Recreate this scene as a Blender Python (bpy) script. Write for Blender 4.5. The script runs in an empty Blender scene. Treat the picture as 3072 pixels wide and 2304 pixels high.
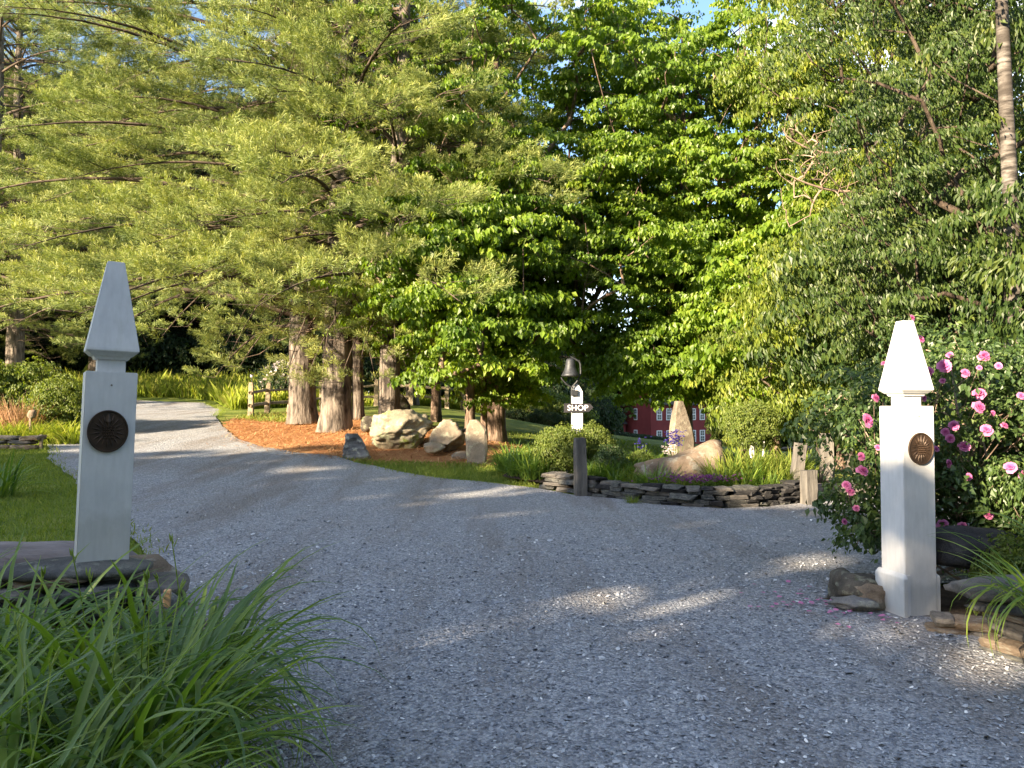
import bpy, bmesh, math, random
import numpy as np
from mathutils import Vector, Matrix, noise as mnoise
from mathutils.geometry import delaunay_2d_cdt
PI = math.pi
C = bpy.context.scene.collection
R = np.random.default_rng(7)
random.seed(7)

# ------------------------------------------------------------------ camera, sky, sun, exposure
scene = bpy.context.scene
CAM = np.array([0.0, 0.0, 1.55])
FPX = 768.0                      # focal length in pixels of the 1024 px wide frame
PITCH = math.atan(24 / FPX)
cam = bpy.data.objects.new('camera', bpy.data.cameras.new('camera'))
C.objects.link(cam)
cam.location = CAM
cam.rotation_euler = (PI / 2 + PITCH, 0, 0)
cam.data.sensor_width = 36
cam.data.lens = 36 * FPX / 1024
cam.data.clip_start = 0.05
cam.data.clip_end = 3000
scene.camera = cam

SUN_EL = math.radians(19)
SUN_DIR = Vector((-0.73 * math.cos(SUN_EL), -0.683 * math.cos(SUN_EL), math.sin(SUN_EL)))   # towards the sun
sun = bpy.data.objects.new('sun', bpy.data.lights.new('sun', 'SUN'))
C.objects.link(sun)
sun.data.energy = 4.7
sun.data.angle = math.radians(0.5)
sun.data.color = (1.0, 0.80, 0.55)
sun.rotation_euler = SUN_DIR.to_track_quat('Z', 'Y').to_euler()

world = bpy.data.worlds.new('World')
scene.world = world
world.use_nodes = True
wn = world.node_tree
wn.nodes.clear()
w_out = wn.nodes.new('ShaderNodeOutputWorld')
w_bg = wn.nodes.new('ShaderNodeBackground')
w_sky = wn.nodes.new('ShaderNodeTexSky')
w_sky.sky_type = 'NISHITA'
w_sky.sun_disc = False
w_sky.sun_elevation = SUN_EL
w_sky.sun_rotation = math.atan2(SUN_DIR.x, SUN_DIR.y)
w_sky.ozone_density = 2.5
w_tc = wn.nodes.new('ShaderNodeTexCoord')
w_map = wn.nodes.new('ShaderNodeMapping')
w_map.inputs['Scale'].default_value = (1, 1, 2.6)
w_no = wn.nodes.new('ShaderNodeTexNoise')
w_no.inputs['Scale'].default_value = 3.2
w_no.inputs['Detail'].default_value = 7
w_ra = wn.nodes.new('ShaderNodeValToRGB')
w_ra.color_ramp.elements[0].position = 0.52
w_ra.color_ramp.elements[1].position = 0.72
w_mix = wn.nodes.new('ShaderNodeMixRGB')
w_mix.inputs[2].default_value = (7.5, 7.3, 7.4, 1)           # sunlit white cloud, in the sky's own units
wn.links.new(w_tc.outputs['Generated'], w_map.inputs[0])
wn.links.new(w_map.outputs[0], w_no.inputs['Vector'])
wn.links.new(w_no.outputs['Fac'], w_ra.inputs[0])
wn.links.new(w_ra.outputs[0], w_mix.inputs[0])
wn.links.new(w_sky.outputs[0], w_mix.inputs[1])
wn.links.new(w_mix.outputs[0], w_bg.inputs[0])
wn.links.new(w_bg.outputs[0], w_out.inputs[0])
w_bg.inputs[1].default_value = 0.075

scene.view_settings.view_transform = 'Standard'
scene.view_settings.look = 'None'
scene.view_settings.exposure = 2.55
scene.view_settings.gamma = 1.0
scene.render.engine = 'CYCLES'
scene.cycles.max_bounces = 7
scene.cycles.diffuse_bounces = 4
scene.cycles.transparent_max_bounces = 4
scene.cycles.sample_clamp_indirect = 8

# ------------------------------------------------------------------ terrain height
def ray(px, py):
    x, y = (px - 512) / FPX, (384 - py) / FPX
    d = np.array([x, math.cos(PITCH) - y * math.sin(PITCH), y * math.cos(PITCH) + math.sin(PITCH)])
    return d / d[1]
def P(px, py, Y):
    return CAM + ray(px, py) * Y
ctl = [P(*a) for a in [
    (30, 537, 9), (120, 560, 7.9), (50, 490, 13), (45, 457, 16.8), (20, 446, 19), (10, 446, 21), (60, 425, 23.5),
    (150, 455, 17.5), (330, 455, 17.4), (250, 442, 20), (220, 424, 25.5), (200, 408, 35), (130, 407, 36), (60, 409, 33),
    (250, 417, 28.3), (290, 411, 32), (303, 424, 25), (335, 433, 22), (390, 427, 21.5), (400, 447, 18.6), (440, 449, 18.4), (150, 384, 50),
    (280, 385, 50), (470, 438, 20), (479, 462, 16.8), (356, 458, 17.6), (420, 470, 16), (500, 484, 14.4), (437, 421, 26),
    (411, 405, 34), (465, 411, 33), (540, 425, 36), (586, 495, 13.2), (722, 509, 11.8), (805, 505, 12.2), (650, 480, 14), (760, 480, 14),
    (509, 453, 22), (509, 424, 45), (560, 428, 50), (603, 452, 25), (603, 437, 50), (694, 457, 25), (694, 448, 55),
    (850, 470, 20), (850, 456, 40), (760, 452, 50), (900, 480, 15), (651, 444, 100), (540, 424, 70), (603, 438, 70), (651, 443, 72), (700, 447, 72), (760, 450, 75), (717, 447, 93), (600, 438, 104), (900, 452, 60), (1000, 455, 50)]]
for x in (-12, -6, -2, 2, 6, 12):
    for y in (-18, -6, 0, 3, 6):
        ctl.append(np.array([x, y, 0.0]))
for x in (2, 5, 8, 12):
    ctl.append(np.array([x, 9.5, 0.0]))
for a in [(-30, -15, .3), (-30, 5, .7), (-30, 25, 2), (-38, 60, 4.2), (0, 70, 1.2), (-10, 110, 2.0), (-60, 110, 5.5), (30, 30, -.8), (40, 60, -2.5),
          (60, 110, -4), (0, 150, -2.5), (20, 0, -.2), (25, -15, -.3), (-60, 0, 1.5), (-70, -40, 1), (0, -60, 0), (60, -40, -1), (60, 20, -1.5),
          (-140, 160, 7), (140, 160, -5), (-150, 0, 3), (150, 0, -3), (-150, -150, 1), (150, -150, -2), (0, -150, 0), (0, 260, -2), (-150, 260, 6), (150, 260, -4)]:
    ctl.append(np.array(a, float))
ctl = np.array(ctl)
_S = 40.0
def _phi(r):
    return r                                             # biharmonic in 3-D: smooth, and flat far out
_d = np.linalg.norm(ctl[:, None, :2] - ctl[None, :, :2], axis=2) / _S
_n = len(ctl)
_A = np.zeros((_n + 3, _n + 3))
_A[:_n, :_n] = np.sqrt(_d ** 2 + 0.02 ** 2)
_A[:_n, :_n] -= np.eye(_n) * 0.004
_A[:_n, _n] = 1; _A[:_n, _n + 1:] = ctl[:, :2] / _S
_A[_n:, :_n] = _A[:_n, _n:].T
_w = np.linalg.solve(_A, np.concatenate([ctl[:, 2], np.zeros(3)]))
def gz(x, y):
    x = np.clip(np.asarray(x, float), -260, 260); y = np.clip(np.asarray(y, float), -200, 330)
    out = np.zeros(x.shape)
    for k in range(_n):
        out += _w[k] * np.sqrt(((x - ctl[k, 0]) ** 2 + (y - ctl[k, 1]) ** 2) / _S ** 2 + 4e-4)
    return out + _w[_n] + _w[_n + 1] * x / _S + _w[_n + 2] * y / _S
def gz1(x, y):
    return float(gz(np.array([x]), np.array([y]))[0])
def G(px, py, ymax=130):
    """ground point seen at a pixel of the photograph"""
    r = ray(px, py)
    ys = np.concatenate([np.arange(2, 30, .05), np.arange(30, ymax, .4)])
    z = CAM[2] + r[2] * ys - gz(r[0] * ys, ys)
    k = np.argmax(z < 0)
    if not z[k] < 0: k = len(ys) - 1
    return np.array([r[0] * ys[k], ys[k], gz1(r[0] * ys[k], ys[k])])
def at(px, Y, dz=0.0):
    """ground point at a pixel column and a distance"""
    x = (px - 512) / FPX * Y
    return np.array([x, Y, gz1(x, Y) + dz])

# ------------------------------------------------------------------ materials
def nd(nt, typ, **kw):
    n = nt.nodes.new(typ)
    for k, v in kw.items():
        if k in n.inputs: n.inputs[k].default_value = v
        else: setattr(n, k, v)
    return n
def ramp(nt, fac, stops, interp='LINEAR'):
    r = nt.nodes.new('ShaderNodeValToRGB')
    cr = r.color_ramp; cr.interpolation = interp
    while len(cr.elements) > 2: cr.elements.remove(cr.elements[-1])
    for i, (p, c) in enumerate(stops):
        e = cr.elements[i] if i < 2 else cr.elements.new(p)
        e.position = p; e.color = (*c, 1) if len(c) == 3 else c
    nt.links.new(fac, r.inputs[0])
    return r.outputs[0]
def mix(nt, fac, a, b, mode='MIX'):
    m = nt.nodes.new('ShaderNodeMixRGB'); m.blend_type = mode
    for i, v in ((0, fac), (1, a), (2, b)):
        if hasattr(v, 'links'): nt.links.new(v, m.inputs[i])
        elif isinstance(v, tuple): m.inputs[i].default_value = (*v, 1)
        else: m.inputs[i].default_value = v
    return m.outputs[0]
def tex(nt, kind, scale, detail=4, rough=.55, coord='Object', stretch=None, **kw):
    tc = nt.nodes.new('ShaderNodeTexCoord')
    src = tc.outputs[coord]
    if stretch:
        mp = nt.nodes.new('ShaderNodeMapping'); mp.inputs['Scale'].default_value = stretch
        nt.links.new(src, mp.inputs[0]); src = mp.outputs[0]
    n = nt.nodes.new('ShaderNodeTex' + kind)
    n.inputs['Scale'].default_value = scale
    if kind == 'Noise':
        n.inputs['Detail'].default_value = detail; n.inputs['Roughness'].default_value = rough
    for k, v in kw.items():
        if k in n.inputs: n.inputs[k].default_value = v
        else: setattr(n, k, v)
    nt.links.new(src, n.inputs['Vector'])
    return n
def new_mat(name, rough=.8, spec=.3, metal=0.0):
    m = bpy.data.materials.new(name); m.use_nodes = True
    nt = m.node_tree; b = nt.nodes['Principled BSDF']
    b.inputs['Roughness'].default_value = rough
    b.inputs['Specular IOR Level'].default_value = spec
    b.inputs['Metallic'].default_value = metal
    return m, nt, b
def bump(nt, b, h, strength=.4, dist=.02):
    bp = nt.nodes.new('ShaderNodeBump'); bp.inputs['Strength'].default_value = strength; bp.inputs['Distance'].default_value = dist
    nt.links.new(h, bp.inputs['Height']); nt.links.new(bp.outputs[0], b.inputs['Normal'])
    return bp
def leaf_mat(name, cols, trans=.35, rough=.5, spec=.35, tcol=None):
    """leaves: colour by a per-leaf value, part of the light passes through"""
    m, nt, b = new_mat(name, rough, spec)
    at_ = nt.nodes.new('ShaderNodeAttribute'); at_.attribute_name = 'var'
    col = ramp(nt, at_.outputs['Fac'], cols)
    nt.links.new(col, b.inputs['Base Color'])
    tr = nt.nodes.new('ShaderNodeBsdfTranslucent')
    tc = mix(nt, 1.0, col, tcol or (1.5, 1.6, .5), 'MULTIPLY')
    nt.links.new(tc, tr.inputs[0])
    mx = nt.nodes.new('ShaderNodeMixShader'); mx.inputs[0].default_value = trans
    nt.links.new(b.outputs[0], mx.inputs[1]); nt.links.new(tr.outputs[0], mx.inputs[2])
    nt.links.new(mx.outputs[0], nt.nodes['Material Output'].inputs[0])
    return m
def simple_mat(name, c1, c2, scale=6, rough=.8, spec=.3, bs=.3, bd=.01, bscale=30, metal=0, stretch=None, detail=5):
    m, nt, b = new_mat(name, rough, spec, metal)
    n = tex(nt, 'Noise', scale, detail, stretch=stretch)
    nt.links.new(ramp(nt, n.outputs['Fac'], [(.3, c1), (.7, c2)]), b.inputs['Base Color'])
    if bs:
        n2 = tex(nt, 'Noise', bscale, 6, stretch=stretch)
        bump(nt, b, n2.outputs['Fac'], bs, bd)
    return m
def rock_mat(name, cols, scale=2.5, lichen=None, moss=None, bs=.6):
    m, nt, b = new_mat(name, .9, .2)
    n = tex(nt, 'Noise', scale, 8, .62)
    c = ramp(nt, n.outputs['Fac'], [(.28, cols[0]), (.5, cols[1]), (.72, cols[2])])
    if lichen:
        l = tex(nt, 'Noise', scale * 3, 5, .6)
        f = ramp(nt, l.outputs['Fac'], [(.55, (0, 0, 0)), (.63, (1, 1, 1))])
        c = mix(nt, f, c, lichen)
    if moss:
        l = tex(nt, 'Noise', scale * 1.3, 5, .6)
        f = ramp(nt, l.outputs['Fac'], [(.56, (0, 0, 0)), (.62, (1, 1, 1))])
        c = mix(nt, f, c, moss)
    sp = tex(nt, 'Noise', scale * 40, 2)
    c = mix(nt, .25, c, ramp(nt, sp.outputs['Fac'], [(.35, (.03, .03, .03)), (.65, (.6, .58, .55))]), 'OVERLAY')
    nt.links.new(c, b.inputs['Base Color'])
    h = tex(nt, 'Noise', scale * 6, 8, .65)
    bump(nt, b, h.outputs['Fac'], bs, .04)
    return m
M = {}
# foliage
M['pine'] = leaf_mat('pine_needles', [(0, (.065, .105, .035)), (.5, (.18, .23, .065)), (1, (.37, .39, .12))], .26, .5, .3, (1.3, 1.3, .4))
M['pine_shaded'] = leaf_mat('shaded_needles', [(0, (.012, .022, .010)), (1, (.035, .055, .02))], .2, .6, .2)  # near-black green: deep shade inside the woods put into the colour
M['maple'] = leaf_mat('maple_leaves', [(0, (.05, .105, .012)), (.5, (.15, .235, .024)), (1, (.32, .38, .045))], .48, .42, .4, (1.5, 1.55, .35))
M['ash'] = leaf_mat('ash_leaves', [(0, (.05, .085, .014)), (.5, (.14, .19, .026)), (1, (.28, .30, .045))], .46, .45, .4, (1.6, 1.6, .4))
M['ash_shaded'] = leaf_mat('shaded_ash_leaves', [(0, (.02, .045, .012)), (.5, (.055, .092, .02)), (1, (.125, .155, .032))], .38, .45, .4, (1.6, 1.6, .4))  # ash leaves darkened in colour for the shaded right side
M['shrub'] = leaf_mat('shrub_leaves', [(0, (.06, .10, .02)), (.5, (.12, .165, .03)), (1, (.22, .24, .05))], .4, .5, .35, (1.5, 1.5, .5))
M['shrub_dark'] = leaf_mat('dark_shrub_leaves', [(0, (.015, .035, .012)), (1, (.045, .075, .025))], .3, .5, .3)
M['rose_leaf'] = leaf_mat('rose_leaves', [(0, (.025, .055, .018)), (.6, (.065, .11, .03)), (1, (.13, .18, .045))], .3, .42, .45)
M['daylily'] = leaf_mat('daylily_leaves', [(0, (.05, .11, .03)), (.5, (.115, .195, .035)), (1, (.25, .32, .045))], .35, .38, .5, (1.5, 1.6, .5))
M['grass'] = leaf_mat('grass_blades', [(0, (.07, .13, .02)), (.5, (.16, .215, .04)), (1, (.30, .32, .07))], .35, .6, .2, (1.5, 1.5, .4))
M['meadow'] = leaf_mat('meadow_grass', [(0, (.12, .19, .02)), (.5, (.22, .28, .035)), (1, (.38, .36, .10))], .4, .7, .15, (1.4, 1.4, .5))
M['tan_grass'] = leaf_mat('tan_grass', [(0, (.25, .13, .07)), (1, (.50, .33, .20))], .3, .7, .15, (1.2, 1.1, .8))
M['pink'] = leaf_mat('pink_petals', [(0, (.24, .03, .12)), (.5, (.42, .08, .24)), (1, (.58, .22, .40))], .3, .5, .3, (1.3, .9, 1.1))
M['white_petal'] = leaf_mat('white_petals', [(0, (.6, .5, .5)), (1, (.85, .8, .8))], .3, .6, .2, (1, 1, 1))
M['purple'] = leaf_mat('purple_petals', [(0, (.16, .03, .20)), (1, (.45, .12, .40))], .3, .6, .2, (1.2, 1, 1.2))
M['blue'] = leaf_mat('blue_petals', [(0, (.03, .02, .18)), (1, (.10, .07, .40))], .3, .6, .2, (1, 1, 1.3))
M['dead_twig'] = simple_mat('dead_twigs', (.14, .10, .08), (.36, .27, .21), 4, .9, .1, 0)
def bark(name, c1, c2, c3, vs=9):
    m, nt, b = new_mat(name, .95, .12)
    n = tex(nt, 'Noise', vs, 7, .6, stretch=(1, 1, .22))
    big = tex(nt, 'Noise', 1.2, 4)
    c = ramp(nt, n.outputs['Fac'], [(.36, c1), (.52, c2), (.66, c3)])
    c = mix(nt, ramp(nt, big.outputs['Fac'], [(.45, (0, 0, 0)), (.7, (.5, .5, .5))]), c, tuple(x * 1.25 for x in c3))
    nt.links.new(c, b.inputs['Base Color'])
    bump(nt, b, n.outputs['Fac'], 1.0, .09)
    return m
def bark0(name, c1, c2, c3, vs):
    m, nt, b = new_mat(name, .85, .2)
    n = tex(nt, 'Noise', 6, 6, .65, stretch=(.5, .5, 2.6)); n2 = tex(nt, 'Noise', 1.6, 4, .6)
    c = ramp(nt, n.outputs['Fac'], [(.40, c1), (.50, c2), (.66, c3)])
    c = mix(nt, ramp(nt, n2.outputs['Fac'], [(.42, (.85, .85, .85)), (.62, (0, 0, 0))]), c, (.045, .038, .032))
    nt.links.new(c, b.inputs['Base Color']); bump(nt, b, n.outputs['Fac'], .6, .02)
    return m
M['pine_bark'] = bark('pine_bark', (.03, .026, .023), (.12, .102, .087), (.22, .192, .163))
M['pine_limb'] = simple_mat('pine_limb', (.035, .028, .024), (.13, .10, .08), 3, .9, .1, 0)
M['maple_bark'] = bark('maple_bark', (.05, .035, .026), (.14, .10, .075), (.24, .18, .14), 12)
M['birch_bark'] = bark0('birch_bark', (.02, .018, .016), (.10, .09, .08), (.24, .22, .20), 4)
M['dark_bark'] = bark('dark_bark', (.02, .015, .012), (.06, .045, .035), (.10, .08, .06))
# ------------------------------------------------------------------ mesh helpers
def fast_mesh(name, V, F, var=None, smooth=False):
    V = np.ascontiguousarray(V, dtype=np.float32); F = np.ascontiguousarray(F, dtype=np.int32)
    me = bpy.data.meshes.new(name)
    k = F.shape[1]
    me.vertices.add(len(V)); me.vertices.foreach_set('co', V.ravel())
    me.loops.add(F.size); me.loops.foreach_set('vertex_index', F.ravel())
    me.polygons.add(len(F)); me.polygons.foreach_set('loop_start', np.arange(0, F.size, k, dtype=np.int32))
    me.polygons.foreach_set('use_smooth', np.full(len(F), smooth, dtype=bool))
    me.update(calc_edges=True)
    if var is not None:
        a = me.attributes.new('var', 'FLOAT', 'POINT')
        a.data.foreach_set('value', np.ascontiguousarray(var, dtype=np.float32))
    return me
_MV = {}
def mvar(me, mat):
    """the mesh with this material (a shared variant when it already carries another)"""
    if mat is None or me is None: return me
    if len(me.materials) == 0: me.materials.append(mat); return me
    if me.materials[0] == mat: return me
    k = (me.name, mat.name)
    if k not in _MV:
        m2 = me.copy(); m2.materials.clear(); m2.materials.append(mat); _MV[k] = m2
    return _MV[k]
def link(name, me, mat=None, parent=None, loc=None, rot=None, scale=None):
    o = bpy.data.objects.new(name, me)
    C.objects.link(o)
    if mat is not None and me is not None:
        if len(me.materials) == 0: me.materials.append(mat)
        elif me.materials[0] != mat:                               # same mesh data, another material
            o.material_slots[0].link = 'OBJECT'; o.material_slots[0].material = mat
    if parent is not None: o.parent = parent
    if loc is not None: o.location = loc
    if rot is not None: o.rotation_euler = rot
    if scale is not None: o.scale = scale if hasattr(scale, '__len__') else (scale,) * 3
    return o
def tag(o, label=None, cat=None, group=None, kind=None):
    if label: o['label'] = label
    if cat: o['category'] = cat
    if group: o['group'] = group
    if kind: o['kind'] = kind
    return o
def thing(name, label, cat, loc=(0, 0, 0), rz=0.0, group=None, scale=1.0):
    o = link(name, None, loc=loc, rot=(0, 0, rz), scale=scale)
    return tag(o, label, cat, group)
def copy_thing(src, loc, rz=0.0, label=None, scale=None, group=None, tilt=None):
    r = src.copy(); C.objects.link(r)
    r.location = loc; r.rotation_euler = (tilt[0] if tilt else 0, tilt[1] if tilt else 0, rz)
    if scale is not None: r.scale = scale if hasattr(scale, '__len__') else (scale,) * 3
    if label: r['label'] = label
    if group: r['group'] = group
    for ch in src.children:
        c = ch.copy(); C.objects.link(c); c.parent = r
        for g in ch.children:
            d = g.copy(); C.objects.link(d); d.parent = c
    return r
def rotz(a):
    c, s = np.cos(a), np.sin(a); z = np.zeros_like(c); o = np.ones_like(c)
    return np.stack([np.stack([c, -s, z], -1), np.stack([s, c, z], -1), np.stack([z, z, o], -1)], -2)
def roty(a):
    c, s = np.cos(a), np.sin(a); z = np.zeros_like(c); o = np.ones_like(c)
    return np.stack([np.stack([c, z, s], -1), np.stack([z, o, z], -1), np.stack([-s, z, c], -1)], -2)
def rotx(a):
    c, s = np.cos(a), np.sin(a); z = np.zeros_like(c); o = np.ones_like(c)
    return np.stack([np.stack([o, z, z], -1), np.stack([z, c, -s], -1), np.stack([z, s, c], -1)], -2)
def tile(Vt, Ft, Ms, pos, vart=None, varr=None):
    """template (v,3) repeated at N frames"""
    V = np.einsum('nij,vj->nvi', Ms, Vt) + pos[:, None, :]
    n, v = len(pos), len(Vt)
    F = (Ft[None] + (np.arange(n) * v)[:, None, None]).reshape(-1, Ft.shape[1])
    var = None
    if vart is not None:
        var = np.clip(vart[None, :] + (varr[:, None] if varr is not None else 0), 0, 1).ravel()
    elif varr is not None:
        var = np.repeat(varr, v)
    return V.reshape(-1, 3), F, var
def join(parts):
    Vs, Fs, vs, off = [], [], [], 0
    for p in parts:
        V, F = p[0], p[1]
        Vs.append(V); Fs.append(F + off); off += len(V)
        vs.append(p[2] if len(p) > 2 and p[2] is not None else np.full(len(V), .5))
    return np.concatenate(Vs), np.concatenate(Fs), np.concatenate(vs)
def edges_mesh(P0, P1, r0, r1, sides=4):
    """one tapered prism per edge (quads)"""
    P0, P1 = np.asarray(P0, float), np.asarray(P1, float)
    d = P1 - P0; L = np.linalg.norm(d, axis=1, keepdims=True) + 1e-9; d = d / L
    ref = np.where(np.abs(d[:, 2:3]) > .9, np.array([[1., 0, 0]]), np.array([[0, 0, 1.]]))
    u = np.cross(d, ref); u /= np.linalg.norm(u, axis=1, keepdims=True) + 1e-9
    w = np.cross(d, u)
    a = np.arange(sides) * 2 * PI / sides
    ring = np.cos(a)[None, :, None] * u[:, None] + np.sin(a)[None, :, None] * w[:, None]
    P1 = P1 + d * np.asarray(r1).reshape(-1, 1) * .6
    A = P0[:, None] + ring * np.asarray(r0).reshape(-1, 1, 1)
    B = P1[:, None] + ring * np.asarray(r1).reshape(-1, 1, 1)
    V = np.concatenate([A, B], 1).reshape(-1, 3)
    k = np.arange(sides); k2 = (k + 1) % sides
    Ft = np.stack([k, k2, k2 + sides, k + sides], 1)
    F = (Ft[None] + (np.arange(len(P0)) * 2 * sides)[:, None, None]).reshape(-1, 4)
    return V, F
def tube(pts, rad, sides=12, ridge=0.0, seed=0, flare=0.0, cap=True):
    """trunk: rings along a polyline, with furrows and a root flare"""
    pts = np.asarray(pts, float); n = len(pts)
    T = np.gradient(pts, axis=0); T /= np.linalg.norm(T, axis=1, keepdims=True)
    ref = np.array([0, 1., 0]) if abs(T[0, 1]) < .8 else np.array([1., 0, 0])
    V = []
    r_ = np.random.default_rng(seed)
    ph = r_.uniform(0, 6.28, 6)
    for i in range(n):
        u = np.cross(T[i], ref); u /= np.linalg.norm(u); w = np.cross(T[i], u)
        for k in range(sides):
            a = 2 * PI * k / sides
            r = rad[i]
            if ridge:
                h = pts[i, 2]
                r *= 1 + ridge * (mnoise.noise(Vector((math.cos(a) * 3.1 + seed, math.sin(a) * 3.1, h * .5))) + .7 * mnoise.noise(Vector((math.cos(a) * 9 + seed, math.sin(a) * 9, h * 1.3))))
            if flare:
                h = pts[i, 2] - pts[0, 2]
                r *= 1 + flare * math.exp(-h / .28) * (.55 + .45 * math.sin(5 * a + ph[0]) + .25 * math.sin(3 * a + ph[1]))
            V.append(pts[i] + (u * math.cos(a) + w * math.sin(a)) * r)
    F = []
    for i in range(n - 1):
        for k in range(sides):
            k2 = (k + 1) % sides
            F.append((i * sides + k, i * sides + k2, (i + 1) * sides + k2, (i + 1) * sides + k))
    V = np.array(V)
    return V, np.array(F)
def bez(a, b, c, n):
    t = np.linspace(0, 1, n)[:, None]
    return (1 - t) ** 2 * np.asarray(a) + 2 * t * (1 - t) * np.asarray(b) + t * t * np.asarray(c)
def bm_mesh(name, bm, smooth=False):
    bmesh.ops.recalc_face_normals(bm, faces=bm.faces)
    me = bpy.data.meshes.new(name); bm.to_mesh(me); bm.free()
    if smooth:
        me.polygons.foreach_set('use_smooth', [True] * len(me.polygons))
    return me
def box_bm(x0, x1, y0, y1, z0, z1, bev=0.0, bm=None, seg=1):
    own = bmesh.new()
    vs = [own.verts.new((x, y, z)) for x in (x0, x1) for y in (y0, y1) for z in (z0, z1)]
    for f in ((0, 1, 3, 2), (4, 6, 7, 5), (0, 4, 5, 1), (2, 3, 7, 6), (0, 2, 6, 4), (1, 5, 7, 3)):
        own.faces.new([vs[i] for i in f])
    bmesh.ops.recalc_face_normals(own, faces=own.faces)
    if bev: bmesh.ops.bevel(own, geom=list(own.edges), offset=bev, segments=seg, affect='EDGES')
    if bm is None: return own
    me = bpy.data.meshes.new('t'); own.to_mesh(me); own.free(); bm.from_mesh(me); bpy.data.meshes.remove(me)
    return bm
def rings_bm(rings, cap0=True, cap1=True):
    """loft of closed rings (lists of points)"""
    bm = bmesh.new()
    vr = [[bm.verts.new(p) for p in r] for r in rings]
    n = len(vr[0])
    for a, b in zip(vr, vr[1:]):
        for k in range(n):
            bm.faces.new((a[k], a[(k + 1) % n], b[(k + 1) % n], b[k]))
    if cap0: bm.faces.new(vr[0][::-1])
    if cap1: bm.faces.new(vr[-1])
    return bm
def sq(h, z, hx=None):
    hx = h if hx is None else hx
    return [(-hx, -h, z), (hx, -h, z), (hx, h, z), (-hx, h, z)]
def rock_mesh(name, dims, seed, sub=3, rough=.18, cuts=5, flat=None, freq=1.2):
    """a boulder: sphere cut by planes, roughened, resting on its base (z = 0 at the bottom)"""
    bm = bmesh.new()
    bmesh.ops.create_icosphere(bm, subdivisions=sub, radius=1)
    r_ = random.Random(seed)
    planes = []
    for _ in range(cuts):
        v = Vector((r_.gauss(0, 1), r_.gauss(0, 1), r_.gauss(0, .7))).normalized()
        planes.append((v, r_.uniform(.62, .85)))
    off = Vector((seed * 3.1, seed * 1.7, 0))
    for v in bm.verts:
        p = v.co.copy()
        for nrm, dd in planes:
            s = p.dot(nrm)
            if s > dd: p -= nrm * (s - dd) * .92
        q = Vector((max(-1, min(1, p.x)), p.y, p.z))
        n1 = mnoise.fractal(q * freq + off, 1.0, 2.0, 4)
        n2 = mnoise.fractal(q * freq * 3.5 + off, 1.0, 2.0, 3)
        p *= 1 + rough * n1 + rough * .35 * n2
        v.co = Vector((p.x * dims[0] / 2, p.y * dims[1] / 2, p.z * dims[2] / 2))
    zs = [v.co.z for v in bm.verts]
    lo = min(zs) + dims[2] * .12
    for v in bm.verts:
        v.co.z -= lo
    me = bm_mesh(name, bm, True)
    return me
def slab_mesh(name, w, t, h, seed, outline=None, sub=5, rough=.03):
    """standing stone / post: outline in XZ with thickness, chipped edges"""
    r_ = random.Random(seed)
    rings = []
    n = 14
    for i in range(n + 1):
        f = i / n
        z = f * h
        hw = w / 2 * (outline(f)[0] if outline else 1.0)
        cx = (outline(f)[1] if outline else 0.0)
        ht = t / 2 * (1 - .25 * f)
        ring = []
        for (sx, sy) in ((-1, -.55), (-.8, -1), (0, -1.04), (.8, -1), (1, -.55), (1, .55), (.8, 1), (0, 1), (-.8, 1), (-1, .55)):
            q = Vector((sx * 2 + seed, sy * 2, z * 4))
            d = 1 + rough * 4 * mnoise.noise(q) + rough * 2 * mnoise.noise(q * 3)
            ring.append((cx + sx * hw * d, sy * ht * d, z + rough * h * .4 * mnoise.noise(q * 1.7)))
        rings.append(ring)
    bm = rings_bm(rings)
    return bm_mesh(name, bm)

def drape(name, poly, step, zoff, mat, kind='structure', label=None, wobble=0.0, seed=1, crown=0.0):
    """a flat patch that follows the ground: polygon (x,y) filled with a triangulated grid"""
    poly = np.array(poly, float)
    # resample the outline with a wobble
    pts = []
    for i in range(len(poly)):
        a, b = poly[i], poly[(i + 1) % len(poly)]
        L = np.linalg.norm(b - a); n = max(1, int(L / (step * .7)))
        for k in range(n):
            p = a + (b - a) * k / n
            if wobble:
                p = p + wobble * np.array([mnoise.noise(Vector((p[0] * 1.3 + seed, p[1] * 1.3, 0))), mnoise.noise(Vector((p[0] * 1.3, p[1] * 1.3 + seed, 5)))])
                p = p + .4 * wobble * np.array([mnoise.noise(Vector((p[0] * 5 + seed, p[1] * 5, 0))), mnoise.noise(Vector((p[0] * 5, p[1] * 5 + seed, 5)))])
            pts.append(p)
    nb = len(pts)
    lo, hi = poly.min(0), poly.max(0)
    P_ = np.array(pts)
    gx, gy = np.meshgrid(np.arange(lo[0], hi[0], step), np.arange(lo[1], hi[1], step))
    q = np.stack([gx.ravel(), gy.ravel()], 1) + R.uniform(-.1, .1, (gx.size, 2)) * step
    q = q[inside(q, P_)]
    verts = [Vector(p) for p in pts] + [Vector(p) for p in q]
    edges = [(i, (i + 1) % nb) for i in range(nb)]
    v2, e2, f2, *_ = delaunay_2d_cdt(verts, edges, [], 1, 1e-5)
    V = np.array([(v.x, v.y) for v in v2])
    z = gz(V[:, 0], V[:, 1]) + zoff
    V3 = np.column_stack([V, z])
    f2 = [f for f in f2 if len(f) == 3]
    me = fast_mesh(name, V3, np.array([tuple(f) for f in f2]), smooth=True)
    o = link(name, me, mat)
    o['kind'] = kind
    if label: o['label'] = label
    return o
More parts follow.
